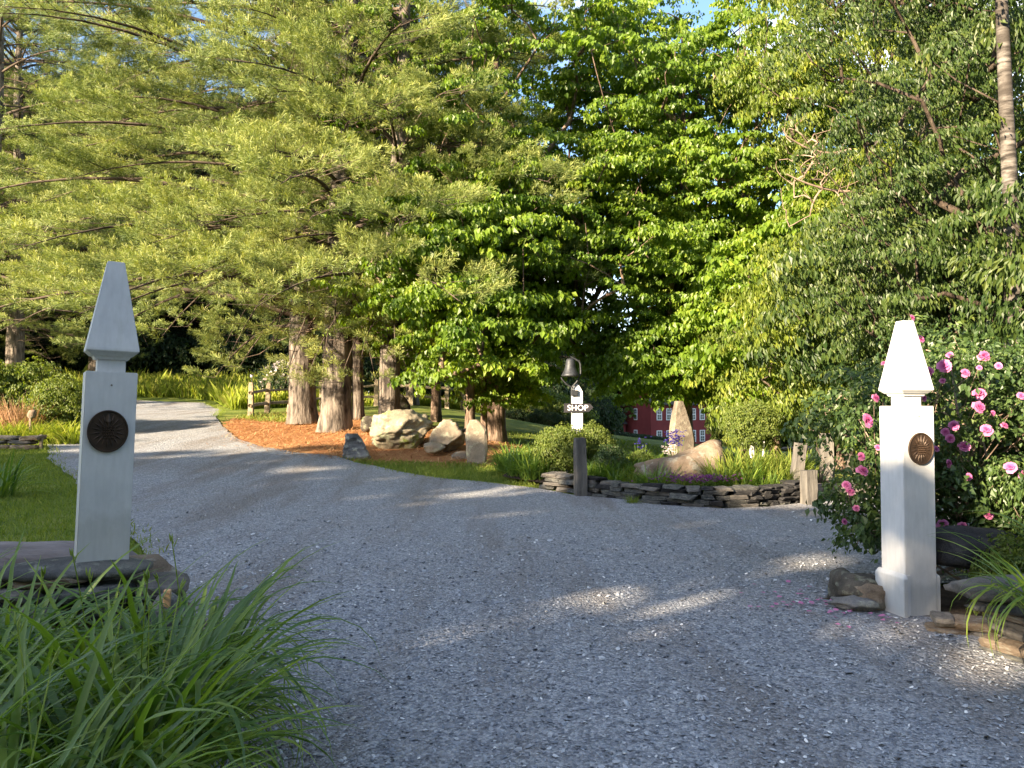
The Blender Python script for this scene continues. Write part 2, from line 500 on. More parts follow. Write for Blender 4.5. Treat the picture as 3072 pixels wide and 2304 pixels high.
def inside(q, poly):
    x, y = q[:, 0], q[:, 1]; c = np.zeros(len(q), bool); n = len(poly)
    j = n - 1
    for i in range(n):
        xi, yi, xj, yj = poly[i][0], poly[i][1], poly[j][0], poly[j][1]
        m = ((yi > y) != (yj > y)) & (x < (xj - xi) * (y - yi) / (yj - yi + 1e-12) + xi)
        c ^= m; j = i
    return c
def scatter_poly(poly, n, seed=0):
    r_ = np.random.default_rng(seed); poly = np.array(poly); lo, hi = poly.min(0), poly.max(0)
    out = np.zeros((0, 2))
    while len(out) < n:
        q = r_.uniform(lo, hi, (n * 2, 2)); out = np.concatenate([out, q[inside(q, poly)]])
    return out[:n]

# ------------------------------------------------------------------ leaf / blade / clump templates
def leaf_quad(L, W, fold=.25):
    V = np.array([(0, 0, 0), (L * .45, W / 2, L * .06), (L, 0, -L * fold), (L * .45, -W / 2, L * .06)])
    return V, np.array([(0, 1, 2, 3)])
def clump(seed, fans, per, rad, flat, L, W, droop=.5, fold=.25, fan_r=.32):
    """a spray of leaves: fans of leaves on short twigs, drooping outwards; opens to +X"""
    r_ = np.random.default_rng(seed)
    lv, lf = leaf_quad(L, W, fold)
    pos, Ms, var = [], [], []
    for f in range(fans):
        a = r_.uniform(0, 2 * PI); rr = rad * math.sqrt(r_.uniform(.02, 1))
        c = np.array([math.cos(a) * rr, math.sin(a) * rr, flat * rad * (1 - (rr / rad) ** 2) + r_.normal(0, .06 * rad)])
        ld = math.atan2(c[1], c[0]) + r_.normal(0, .3)
        fv = r_.normal(0, .10)
        for k in range(per):
            b = ld + r_.uniform(-1.9, 1.9)
            d = fan_r * rad * r_.uniform(.15, 1)
            dr = droop + r_.normal(0, .25) + .6 * rr / rad
            p = c + np.array([math.cos(b) * d, math.sin(b) * d, -d * .35 + r_.normal(0, .03)])
            yaw = np.array([b + r_.normal(0, .5)])
            m = (rotz(yaw) @ roty(np.array([dr])) @ rotx(np.array([r_.normal(0, .5)])))[0] * r_.uniform(.7, 1.25)
            pos.append(p); Ms.append(m); var.append(.42 + fv + r_.normal(0, .13))
    return tile(lv, lf, np.array(Ms), np.array(pos), None, np.clip(np.array(var), 0, 1))
def plume(seed, L=.6, tufts=11, per=11, nl=.15, nw=.02):
    """white-pine branchlet along +X: tufts of long thin needles"""
    r_ = np.random.default_rng(seed)
    nv = np.array([(0, nw * .25, 0), (nl * .8, nw / 2, 0), (nl, -nw * .3, 0)])
    nf = np.array([(0, 1, 2)])
    pos, Ms, var = [], [], []
    for t in range(tufts):
        f = (t + .5) / tufts
        side = (-1) ** t
        sx = L * f; sp = side * .42 * L * (1 - f * .75) * r_.uniform(.3, 1)
        c = np.array([sx + abs(sp) * .6, sp, r_.normal(.02, .03) + .05 * f])
        az0 = math.atan2(sp, L * .5)
        tv = r_.normal(0, .1)
        for k in range(per):
            az = az0 + r_.normal(0, .75); el = r_.normal(.25, .6)
            m = (rotz(np.array([az])) @ roty(np.array([-el])) @ rotx(np.array([r_.uniform(0, 3.1)])))[0] * r_.uniform(.75, 1.15)
            pos.append(c); Ms.append(m); var.append(.45 + .25 * math.sin(el) + tv + r_.normal(0, .1))
    return tile(nv, nf, np.array(Ms), np.array(pos), None, np.clip(np.array(var), 0, 1))
def dirs_frame(az, el, roll=None, s=None):
    m = rotz(az) @ roty(-el)
    if roll is not None: m = m @ rotx(roll)
    if s is not None: m = m * s[:, None, None]
    return m

def grow(trunk_pts, targets, rr=.011, jitter=.25, seed=0, zbias=.6, step=.55):
    """connect every target to the nearest node already grown; radii by the pipe model"""
    r_ = np.random.default_rng(seed)
    nodes = [np.array(p) for p in trunk_pts]; parent = [-1] + list(range(len(trunk_pts) - 1)); ntr = len(nodes)
    axis = trunk_pts[:, :2].mean(0)
    order = np.argsort(np.linalg.norm(targets[:, :2] - axis, axis=1) + .3 * targets[:, 2])
    tip = {}
    for ti in order:
        t = targets[ti]
        N = np.array(nodes)
        d = t - N
        dist = np.linalg.norm(d, axis=1) + np.where(d[:, 2] < .15 * np.linalg.norm(d[:, :2], axis=1), zbias * np.linalg.norm(d, axis=1) + .3, 0)
        k = int(np.argmin(dist))
        L = np.linalg.norm(t - N[k]); n = max(1, int(L / step))
        prev = k
        mid = (N[k] + t) / 2 + r_.normal(0, jitter * .3 * L, 3) + np.array([0, 0, .12 * L])
        pts = bez(N[k], mid, t, n + 1)[1:]
        for p in pts:
            nodes.append(p); parent.append(prev); prev = len(nodes) - 1
        tip[ti] = prev
    n = len(nodes); w = np.zeros(n)
    for ti, k in tip.items(): w[k] += 1
    for k in range(n - 1, -1, -1):
        if parent[k] >= 0 and k >= ntr: w[parent[k]] += w[k]
    N = np.array(nodes); par = np.array(parent)
    idx = np.arange(ntr, n)
    r1 = rr * np.maximum(w[idx], .4) ** .55
    pw = np.where(par[idx] >= ntr, rr * np.maximum(w[par[idx]], .4) ** .55, r1 * 1.2)
    thick = r1 > .03
    out = []
    for m, s in ((thick, 6), (~thick, 3)):
        if m.any():
            V, F = edges_mesh(N[par[idx]][m], N[idx][m], np.minimum(pw, r1 * 1.5)[m], r1[m], s)
            out.append((V, F))
    return join(out)
def crown_points(ells, n, seed, shell=.5, gap=.0, gscale=.5):
    r_ = np.random.default_rng(seed)
    vol = np.array([e[3] * e[4] * e[5] for e in ells]) ** .75; vol /= vol.sum()
    pts = []
    while len(pts) < n:
        e = ells[r_.choice(len(ells), p=vol)]
        v = r_.normal(0, 1, 3); v /= np.linalg.norm(v)
        u = r_.uniform(shell ** 3, 1) ** (1 / 3)
        p = np.array(e[:3]) + v * u * np.array(e[3:6])
        if gap and mnoise.noise(Vector(p) * gscale + Vector((seed, 0, 0))) < -gap: continue
        pts.append(p)
    return np.array(pts)
def broadleaf_meshes(name, seed, trunk, rad, ells, n, clumps, cs=(.8, 1.25), gap=.25, shell=.45, rr=.012, ridge=.05, tilt=.35, sides=14, trunk_flare=.5):
    """-> trunk mesh, limb mesh, foliage mesh (local coordinates)"""
    r_ = np.random.default_rng(seed)
    tp = np.asarray(trunk, float)
    tt = np.linspace(0, 1, 22); ti = np.linspace(0, 1, len(tp))
    tp2 = np.stack([np.interp(tt, ti, tp[:, k]) for k in range(3)], 1)
    tr2 = np.interp(tt, ti, rad)
    V, F = tube(tp2, tr2, sides, ridge, seed, trunk_flare)
    mt = fast_mesh(name + '_trunk', V, F, smooth=True)
    tg = crown_points(ells, n, seed, shell, gap)
    start = max(2, int(len(tp2) * .25))
    Vb, Fb, _ = grow(tp2[start:], tg, rr, seed=seed)
    mb = fast_mesh(name + '_limbs', Vb, Fb, smooth=True)
    cz = np.mean([e[2] for e in ells]); cxy = tp2[:, :2].mean(0)
    az = np.arctan2(tg[:, 1] - cxy[1], tg[:, 0] - cxy[0]) + r_.normal(0, .4, n)
    el = -tilt * r_.uniform(.2, 1.3, n) + .25 * (tg[:, 2] - cz) / 5 * 0
    parts = []
    which = r_.integers(0, len(clumps), n)
    vv = r_.normal(0, .10, n)
    for c in range(len(clumps)):
        m = which == c
        if not m.any(): continue
        Ms = dirs_frame(az[m], el[m], r_.normal(0, .15, m.sum()), r_.uniform(cs[0], cs[1], m.sum()))
        Vt, Ft, vt = clumps[c]
        parts.append(tile(Vt, Ft, Ms, tg[m], vt, vv[m]))
    V, F, var = join(parts)
    mf = fast_mesh(name + '_foliage', V, F, var)
    return mt, mb, mf
def pine_meshes(name, seed, H, r0, lean=(0, 0), first=3.5, Lmax=6.5, whorl=.6, per=4, plumes=None, bias=None, droop=.25, density=1.0, Ltop=1.5, fork=None, dead=True, power=.75, extra=()):
    r_ = np.random.default_rng(seed)
    zs = np.linspace(0, H, 40)
    tx = lean[0] * (zs / H) + .18 * np.sin(zs * .35 + seed) * (zs / H)
    ty = lean[1] * (zs / H) + .15 * np.cos(zs * .3 + seed) * (zs / H)
    tp = np.stack([tx, ty, zs], 1)
    tr = r0 * (1 - zs / H) ** .8 + .015
    Vt, Ft = tube(tp, tr, 22, .045, seed, .28)
    mt = fast_mesh(name + '_trunk', Vt, Ft, smooth=True)
    E0, E1, A, B, D0, D1, DA, DB = [], [], [], [], [], [], [], []
    ppos, paz, pel, ps, pv = [], [], [], [], []
    z = first
    first_pass = True
    while z < H - .6:
        f = (z - first) / (H - first)
        for k in list(range(per)) + (list(extra) if first_pass else []):
            az = r_.uniform(0, 2 * PI)
            L = (Lmax * (1 - f) ** power * r_.uniform(.65, 1.1) + Ltop * f)
            if bias is not None:                                   # longer limbs towards the open, sunny side
                L *= 1 + bias[1] * math.cos(az - bias[0])
            if L < .8: L = .8
            zz = z + r_.uniform(-.25, .25)
            base = np.array([np.interp(zz, zs, tx), np.interp(zz, zs, ty), zz])
            up = r_.uniform(.05, .28) + .35 * f
            h = np.array([math.cos(az), math.sin(az), 0])
            end = base + h * L + np.array([0, 0, L * (up * .9 - droop * (1 - f))])
            mid = base + h * L * .5 + np.array([0, 0, L * up * .75])
            if not isinstance(k, int):                             # a low bough hanging over the trunks
                zz, az, L, drop = k
                base = np.array([np.interp(zz, zs, tx), np.interp(zz, zs, ty), zz]); h = np.array([math.cos(az), math.sin(az), 0])
                end = base + h * L - np.array([0, 0, drop]); mid = base + h * L * .55 + np.array([0, 0, .25])
            lp = bez(base, mid, end, 9)
            lr = np.linspace(.018 + .009 * L, .008, 9)
            E0 += list(lp[:-1]); E1 += list(lp[1:]); A += list(lr[:-1]); B += list(lr[1:])
            # side branches in the limb's plane
            ns = max(3, int(L * 2.7 * density))
            lv = r_.normal(0, .10)
            for j in range(ns):
                t = .30 + .70 * (j + r_.uniform(0, 1)) / ns
                q = np.array([np.interp(t, np.linspace(0, 1, 9), lp[:, c]) for c in range(3)])
                side = 1 if j % 2 else -1
                sl = (1.15 - t) * L * .38 * r_.uniform(.6, 1.2) + .35
                saz = az + side * r_.uniform(.45, 1.0)
                sd = np.array([math.cos(saz), math.sin(saz), r_.uniform(-.03, .12)])
                e = q + sd * sl
                E0.append(q); E1.append(e); A.append(.010); B.append(.004)
                npl = max(1, int(sl / .33))
                for u in range(npl):
                    g = .45 + .55 * (u + .5) / npl
                    ppos.append(q + sd * sl * g + r_.normal(0, .05, 3)); paz.append(saz + r_.normal(0, .45)); pel.append(r_.normal(.12, .13)); ps.append(r_.uniform(.75, 1.2)); pv.append(lv + r_.normal(0, .06))
            ppos.append(end); paz.append(az); pel.append(.25); ps.append(1.1); pv.append(lv)
        z += whorl * r_.uniform(.75, 1.25); first_pass = False
    if dead:                                                       # bare dead twigs near the trunk
        for _ in range(70):
            zz = r_.uniform(first * .6, H * .75); az = r_.uniform(0, 2 * PI); L = r_.uniform(.6, 2.6)
            b0 = np.array([np.interp(zz, zs, tx), np.interp(zz, zs, ty), zz]); h = np.array([math.cos(az), math.sin(az), r_.uniform(-.25, .25)])
            p = bez(b0, b0 + h * L * .5 + np.array([0, 0, .12 * L]), b0 + h * L - np.array([0, 0, .1 * L]), 5)
            for i in range(4): D0.append(p[i]); D1.append(p[i + 1]); DA.append(.016 * (1 - i / 5)); DB.append(.016 * (1 - (i + 1) / 5))
            for i in range(1, 5):
                for s in (-1, 1):
                    e = p[i] + np.array([math.cos(az + s * .8), math.sin(az + s * .8), r_.uniform(-.4, .4)]) * r_.uniform(.15, .6)
                    D0.append(p[i]); D1.append(e); DA.append(.006); DB.append(.003)
    V, F = edges_mesh(E0, E1, A, B, 5)
    mb = fast_mesh(name + '_limbs', V, F, smooth=True)
    md = None
    if dead:
        V, F = edges_mesh(D0, D1, DA, DB, 3); md = fast_mesh(name + '_dead', V, F)
    ppos = np.array(ppos); n = len(ppos); paz = np.array(paz); pel = np.array(pel); ps = np.array(ps); pv = np.array(pv)
    which = r_.integers(0, len(plumes), n); parts = []
    for c in range(len(plumes)):
        m = which == c
        Ms = dirs_frame(paz[m], pel[m], r_.normal(0, .3, m.sum()), ps[m])
        parts.append(tile(plumes[c][0], plumes[c][1], Ms, ppos[m], plumes[c][2], pv[m]))
    V, F, var = join(parts)
    mf = fast_mesh(name + '_needles', V, F, var)
    print(name, 'plumes', n, 'faces', len(F))
    return mt, mb, mf, md
# ------------------------------------------------------------------ ground
def ground_mat():
    m, nt, b = new_mat('lawn_grass', .95, .1)
    n = tex(nt, 'Noise', 1.1, 6, .6); n2 = tex(nt, 'Noise', 45, 3)
    c = ramp(nt, n.outputs['Fac'], [(.3, (.085, .125, .025)), (.5, (.14, .18, .038)), (.7, (.23, .24, .06))])
    c = mix(nt, .55, c, ramp(nt, n2.outputs['Fac'], [(.3, (.12, .12, .12)), (.7, (.85, .85, .85))]), 'OVERLAY')
    nt.links.new(c, b.inputs['Base Color'])
    bump(nt, b, n2.outputs['Fac'], .7, .03)
    return m
def gravel_mat():
    m, nt, b = new_mat('crushed_gravel', .85, .3)
    v = tex(nt, 'Voronoi', 62, feature='F1', Randomness=1.0)
    v2 = tex(nt, 'Voronoi', 24)
    big = tex(nt, 'Noise', .55, 5, .6); mid = tex(nt, 'Noise', 5, 6, .65)
    c = ramp(nt, v.outputs['Color'], [(.1, (.075, .084, .10)), (.5, (.24, .255, .29)), (.85, (.46, .475, .50)), (1.0, (.62, .61, .59))])  # grey stone, with the blue of the shade put into its colour
    c2 = ramp(nt, v2.outputs['Color'], [(.2, (.18, .19, .215)), (.8, (.41, .42, .44))])
    c = mix(nt, .35, c, c2)
    dirt = mix(nt, ramp(nt, mid.outputs['Fac'], [(.35, (0, 0, 0)), (.8, (.8, .8, .8))]), c, (.24, .21, .175))
    f = ramp(nt, big.outputs['Fac'], [(.44, (0, 0, 0)), (.66, (.75, .75, .75))])
    c = mix(nt, f, c, dirt)
    trk = tex(nt, 'Noise', 1.0, 5, .6, stretch=(1, 1, 1))
    mp = [n for n in nt.nodes if n.bl_idname == 'ShaderNodeMapping'][-1]
    mp.inputs['Rotation'].default_value = (0, 0, math.radians(-17)); mp.inputs['Scale'].default_value = (1.25, .16, 1)
    tf = ramp(nt, trk.outputs['Fac'], [(.48, (0, 0, 0)), (.64, (.85, .85, .85))])
    c = mix(nt, tf, c, mix(nt, .62, c, (.15, .125, .105)))
    nt.links.new(c, b.inputs['Base Color'])
    add = nt.nodes.new('ShaderNodeMath'); add.operation = 'MULTIPLY_ADD'
    nt.links.new(v2.outputs['Distance'], add.inputs[0]); add.inputs[1].default_value = 1.4; nt.links.new(v.outputs['Distance'], add.inputs[2])
    bp = bump(nt, b, add.outputs[0], 1.0, .018); bp.invert = True
    return m
def needle_bed_mat():
    m, nt, b = new_mat('pine_needle_litter', .95, .1)
    n = tex(nt, 'Noise', 2.2, 6, .6); n2 = tex(nt, 'Noise', 26, 5, .7, stretch=(1, 2.2, 1))
    c = ramp(nt, n.outputs['Fac'], [(.3, (.26, .115, .055)), (.55, (.40, .20, .09)), (.75, (.44, .27, .13))])
    c = mix(nt, .5, c, ramp(nt, n2.outputs['Fac'], [(.3, (.1, .1, .1)), (.7, (.9, .9, .9))]), 'OVERLAY')
    nt.links.new(c, b.inputs['Base Color']); bump(nt, b, n2.outputs['Fac'], .8, .03)
    return m
M['lawn'] = ground_mat(); M['gravel'] = gravel_mat(); M['needle_bed'] = needle_bed_mat()
M['soil'] = simple_mat('garden_soil', (.035, .026, .02), (.10, .075, .055), 5, .95, .1, .8, .03, 25)
M['chip'] = leaf_mat('gravel_chips', [(0, (.08, .09, .11)), (.4, (.21, .23, .265)), (.7, (.42, .44, .47)), (1, (.85, .84, .82))], 0.0, .7, .35)  # same shade blue mixed into the grey chip colours

def axis(vals):
    out = []
    for a, b, s in vals: out += list(np.arange(a, b, s))
    return np.array(out + [vals[-1][1]])
gxs = axis([(-600, -200, 50), (-200, -60, 10), (-60, -25, 2), (-25, 25, .5), (25, 60, 2), (60, 200, 10), (200, 600, 50)])
gys = axis([(-400, -60, 40), (-60, -10, 5), (-10, 50, .5), (50, 110, 2), (110, 250, 10), (250, 1200, 60)])
X_, Y_ = np.meshgrid(gxs, gys); Z_ = gz(X_, Y_)
nx, ny = len(gxs), len(gys)
I_ = (np.arange(ny - 1)[:, None] * nx + np.arange(nx - 1)[None]).ravel()
ground = link('lawn', fast_mesh('lawn', np.stack([X_.ravel(), Y_.ravel(), Z_.ravel()], 1), np.stack([I_, I_ + 1, I_ + nx + 1, I_ + nx], 1), smooth=True), M['lawn'])
ground['kind'] = 'structure'; ground['label'] = 'mown green lawn rolling down behind the trees'

xy = lambda p: (float(p[0]), float(p[1]))
drive_left = [(-1.45, 2.0), (-1.25, 3.6), (-1.9, 4.9), (-3.1, 6.2), xy(G(150, 560)), xy(G(121, 528)), xy(G(74, 481)), xy(G(52, 464)), xy(G(46, 446)), xy(at(56, 24)), xy(at(48, 28)), (-24, 32)]
drive_far = [(-25, 36.5), xy(at(60, 37)), xy(at(140, 38.5)), xy(at(205, 38)), xy(at(222, 33)), xy(at(216, 28)), xy(at(221, 25))]
drive_right = [xy(G(238, 440)), xy(G(262, 448)), xy(G(300, 454)), xy(G(338, 458)), xy(G(372, 467)), xy(G(420, 477)), xy(G(498, 485))]
island_front = [xy(G(550, 492)), xy(G(586, 498)), xy(G(655, 506)), xy(G(722, 510.5)), xy(G(765, 509)), xy(G(806, 505)), xy(G(850, 500))]
drive_poly = [(-1.6, -8)] + drive_left + drive_far + drive_right + island_front + [(9, 13.0), (14, 13.5), (24, 14), (24, 8.6), (12, 8.4), (7.5, 7.9), (5.2, 7.2), (3.6, 6.7), (2.9, 6.2), (3.35, 5.25), (3.4, 4.3), (3.9, 3.4), (6, 2), (6, -8)]
drape('gravel_drive', drive_poly, .35, .030, M['gravel'], label='curving grey crushed gravel driveway', wobble=.10)
bed_poly = [xy(at(222, 25.5)), xy(G(234, 442)), xy(G(258, 450)), xy(G(296, 457)), xy(G(338, 461)), xy(G(380, 464)), xy(G(420, 465)), xy(G(500, 468)), xy(G(520, 455)), xy(at(520, 21)), xy(at(470, 23)), xy(at(400, 26)), xy(at(340, 29)), xy(at(290, 30.5)), xy(at(245, 28.5))]
drape('pine_needle_bed', bed_poly, .35, .010, M['needle_bed'], label='orange carpet of fallen pine needles under the pines', wobble=.5, seed=4)
island_poly = [xy(G(502, 481)), xy(G(550, 489))] + [(a, b + .18) for a, b in island_front[1:-1]] + [(5.6, 13.6), (5.0, 15.5), (3.6, 16.6), (1.8, 16.8), (.5, 16.2), (-.1, 15.2)]
drape('garden_bed_soil', island_poly, .3, .09, M['soil'], label='dark soil of the island flower bed', wobble=.05)
rose_poly = [(2.45, 6.2), (3.2, 5.5), (3.45, 5.3), (3.6, 4.6), (4.2, 3.9), (6, 3.2), (12, 3.2), (12, 8.2), (7.5, 7.7), (5.2, 7.0), (3.6, 6.6)]
drape('rose_bed_soil', rose_poly, .3, .03, M['soil'], label='dark soil bed under the rose bush', wobble=.05)
left_bed_poly = [(-8, -3), (-1.55, -3), (-1.45, 3.4), (-2.2, 4.3), (-3.3, 4.9), (-8, 5.2)]
drape('lily_bed_soil', left_bed_poly, .35, .02, M['soil'], label='dark soil under the near daylilies', wobble=.05)

# loose stones of the drive near the camera
def chips():
    r_ = np.random.default_rng(3)
    n = 230000
    q = np.column_stack([r_.uniform(-9, 9, n), r_.uniform(1.8, 12.5, n)])
    q = q[(np.abs(q[:, 0]) < q[:, 1] * .76 + .4) & (r_.random(n) < np.exp(-(q[:, 1] - 1.8) / 3.2) * np.clip((12.5 - q[:, 1]) / 5, 0, 1))]
    q = q[inside(q, np.array(drive_poly))]
    n = len(q)
    V = np.array([(1, .1, .2), (.3, .9, -.1), (-.8, .5, .15), (-.6, -.7, .2), (.5, -.8, .1), (.1, 0, .75), (0, 0, -.8)], float)
    F = np.array([(0, 1, 5), (1, 2, 5), (2, 3, 5), (3, 4, 5), (4, 0, 5), (1, 0, 6), (2, 1, 6), (4, 3, 6)])
    s = np.exp(r_.normal(math.log(.0080), .36, n)) * (1 + .05 * q[:, 1])
    Ms = rotz(r_.uniform(0, 6.28, n)) @ rotx(r_.normal(0, .35, n)) @ roty(r_.normal(0, .35, n))
    Ms = Ms * np.stack([s, s * r_.uniform(.5, .9, n), s * r_.uniform(.3, .6, n)], 1)[:, None, :]
    pos = np.column_stack([q, gz(q[:, 0], q[:, 1]) + .030 + s * .3])
    V, F, var = tile(V, F, Ms, pos, None, np.clip(r_.beta(3, 3.4, n) + (r_.random(n) > .982) * .5, 0, 1))
    o = link('gravel_stones', fast_mesh('gravel_stones', V, F, var), M['chip'])
    o['kind'] = 'stuff'; o['label'] = 'loose grey chips of crushed stone on the driveway'
chips()

def blades(name, q, h, w, mat, label, seed=0, lean=.35, zoff=0.0, var0=.5, hvar=.35, jointo=None):
    """short grass: one bent leaf (quad) per point"""
    r_ = np.random.default_rng(seed); n = len(q)
    V = np.array([(-.5, 0, 0), (.5, 0, 0), (.22, .12, .6), (0, .42, 1)]); F = np.array([(0, 1, 2), (0, 2, 3)])
    hh = h * np.exp(r_.normal(0, hvar, n))
    Ms = rotz(r_.uniform(0, 6.28, n)) @ rotx(r_.normal(0, lean, n))
    Ms = Ms * np.stack([np.full(n, w) * r_.uniform(.7, 1.3, n), hh, hh], 1)[:, None, :]
    pos = np.column_stack([q, gz(q[:, 0], q[:, 1]) + zoff])
    V, F, var = tile(V, F, Ms, pos, np.array([-.1, -.1, .05, .15]), r_.normal(var0, .17, n))
    if jointo is not None: jointo.append((V, F, var)); return
    o = link(name, fast_mesh(name, V, F, var), M[mat]); o['kind'] = 'stuff'; o['label'] = label
    return o
lawn_left = [xy(G(0, 448)), xy(G(44, 448)), xy(G(50, 466)), xy(G(72, 483)), xy(G(119, 530)), xy(G(146, 566)), (-3.6, 5.9), (-5.0, 5.6), (-9, 6)]
acc = []
blades('', scatter_poly(lawn_left, 42000, 1), .045, .012, 'grass', '', 1, jointo=acc)
strip = [xy(G(345, 459)), xy(G(372, 465)), xy(G(420, 475)), xy(G(496, 483)), xy(G(540, 489)), xy(G(512, 468)), xy(G(480, 465)), xy(G(420, 463))]
blades('', scatter_poly(strip, 9000, 2), .05, .014, 'grass', '', 2, jointo=acc)
blades('', scatter_poly([xy(at(235, 27)), xy(at(262, 26)), xy(at(302, 25.2)), xy(at(300, 29)), xy(at(250, 29))], 2500, 3), .09, .02, 'grass', '', 3, jointo=acc, zoff=.01)
blades('', scatter_poly([(0, 17), (8, 17.5), (12, 22), (4, 30), (-1, 26)], 16000, 4), .055, .03, 'grass', '', 4, jointo=acc)
V, F, var = join(acc)
o = link('lawn_grass_blades', fast_mesh('lawn_grass_blades', V, F, var), M['grass']); o['kind'] = 'stuff'; o['label'] = 'short blades of mown lawn grass beside the driveway'
# verge weeds along the drive
acc = []
edge = [drive_left[i] for i in range(4, 10)] + drive_right[3:]
r_ = np.random.default_rng(12)
for a, b in list(zip(drive_left[4:9], drive_left[5:10])) + list(zip(drive_right[3:], drive_right[4:])) + list(zip(drive_far[3:5], drive_far[4:6])):
    a, b = np.array(a), np.array(b); L = np.linalg.norm(a - b); n = int(160 * L)
    q = a + (b - a) * r_.random((n, 1)) + r_.normal(0, .10, (n, 2))
    blades('', q, .055, .012, 'grass', '', int(L * 100), jointo=acc)
V, F, var = join(acc)
o = link('verge_grass', fast_mesh('verge_grass', V, F, var), M['grass']); o['kind'] = 'stuff'; o['label'] = 'ragged grass growing into the gravel edge'
# fallen needles
q = scatter_poly(bed_poly, 15000, 8); q = np.concatenate([q, q[::3] + np.random.default_rng(6).normal(0, .45, q[::3].shape)])
r_ = np.random.default_rng(5); n = len(q)
Vn = np.array([(-.5, 0, 0), (.5, 0, 0), (.5, 1, 0), (-.5, 1, 0)]); Fn = np.array([(0, 1, 2, 3)])
Ms = rotz(r_.uniform(0, 6.28, n)) @ rotx(r_.normal(0.1, .2, n)) * np.array([.012, .16, .1])
V, F, var = tile(Vn, Fn, Ms, np.column_stack([q, gz(q[:, 0], q[:, 1]) + .036]), None, r_.random(n))
M['needle_litter'] = leaf_mat('needle_litter', [(0, (.22, .09, .04)), (.6, (.45, .24, .11)), (1, (.55, .38, .20))], .1, .8, .2)
o = link('fallen_pine_needles', fast_mesh('fallen_pine_needles', V, F, var), M['needle_litter']); o['kind'] = 'stuff'; o['label'] = 'scattered fallen pine needles'
# meadow
def meadow(name, poly, n, h, label, mat='meadow', w=.03, seed=1, heads=True):
    acc = []
    q = scatter_poly(poly, n, seed)
    blades('', q, h, w, mat, '', seed, lean=.22, jointo=acc, hvar=.22, var0=.5)
    V, F, var = join(acc)
    o = link(name, fast_mesh(name, V, F, var), M[mat]); o['kind'] = 'stuff'; o['label'] = label
meadow('meadow_grass', [(-26, 39), (-17, 40.2), xy(at(215, 39.2)), xy(at(232, 33)), xy(at(300, 35)), xy(at(340, 36)), xy(at(340, 44)), (-14, 49), (-26, 47)], 26000, .62, 'tall yellow green meadow grass beyond the driveway')
meadow('fence_line_grass', [xy(at(335, 34.5)), xy(at(480, 34.5)), xy(at(500, 38)), xy(at(335, 40))], 8000, .42, 'bright green rough grass behind the rail fence', seed=5)
# ------------------------------------------------------------------ tree prototypes
plumes = [plume(s, .62, 12, 14, .15, .0165) for s in (1, 2, 3, 4)]
plumes_lo = [plume(s, .85, 8, 8, .24, .05) for s in (5, 6)]
cl_maple = [clump(s, 9, 25, .76, .32, .115, .092, .45, .3) for s in (1, 2, 3, 4)]
cl_ash = [clump(s, 9, 21, .70, .30, .11, .048, .7, .2, .40) for s in (5, 6, 7)]
cl_small = [clump(s, 7, 12, .30, .6, .075, .045, .3, .2, .5) for s in (8, 9)]
cl_far = [clump(s, 7, 9, 1.15, .5, .42, .36, .5, .25) for s in (10, 11)]

def tree_thing(name, label, loc, meshes, mats, rz=0, scale=1, group=None, names=('trunk', 'limbs', 'foliage')):
    t = thing(name, label, 'tree', loc, rz, group, scale)
    for me, mt, nm in zip(meshes, mats, names):
        if me is not None:
            link(nm, me, M[mt] if mt else None, t)
    return t
PN = ('trunk', 'limbs', 'foliage', 'dead_branches')
bias_sun = (math.radians(205), .25)
pA = pine_meshes('pine_a', 11, 24, .43, (-.4, .3), 3.4, 7.8, .78, 6, plumes, (math.radians(192), .38), .32, .67, power=.55, extra=[(4.6, 4.3, 3.4, 2.3), (5.0, 4.8, 3.8, 2.6), (4.4, 5.3, 3.2, 2.2), (5.2, 3.9, 4.4, 2.6), (4.2, 4.6, 2.4, 1.9)])
pB = pine_meshes('pine_b', 23, 20, .29, (.5, 0), 4.2, 5.2, .62, 4, plumes, (math.radians(240), .2), .30, .85, extra=[(3.6, 3.3, 2.0, 2.4), (4.0, 3.9, 2.6, 2.6), (3.3, 4.4, 2.0, 2.1), (4.4, 3.0, 3.0, 2.6), (3.8, 4.9, 2.6, 2.1), (3.2, 3.7, 1.5, 2.0), (3.4, 2.6, 2.4, 1.8)])
g_pines = None
def pine(label, px, Y, meshes, rz=0, s=1.0, name='white_pine', group=None, tw=1.0):
    t = tree_thing(name, label, at(px, Y), meshes, ('pine_bark', 'pine_limb', 'pine', 'dead_twig'), rz, s, group, PN)
    for ch in t.children:
        if ch.name.startswith('trunk'): ch.scale = (tw, tw, 1)
    return t
pine('large pine with sunlit furrowed trunk standing left of the other big pine trunk', 303, 25, pA)
pine('large pine with pale flaring trunk base between two other pine trunks', 336, 22, pB, 1.0, 1.12, tw=1.28)
pine('medium pine with leaning reddish trunk right behind the big mossy boulder', 389, 21.5, pB)
pine('slim dark pine trunk close behind the pale flaring pine', 358, 26, pB, 2.6, 1.05, tw=.62)
pine('pine at the far left edge beyond the meadow', 14, 37, pA, -.5, .95)
pine('pale pine with a thin trunk left of the meadow', 95, 47, pB, 1.2, 1.35)
pine('thin pine far behind at the left edge', -20, 33, pB, .4, 1.15)
pine('tall thin pine with bare straight trunk against the sky gap', 412, 34, pB, 4.0, 1.25, tw=.7)
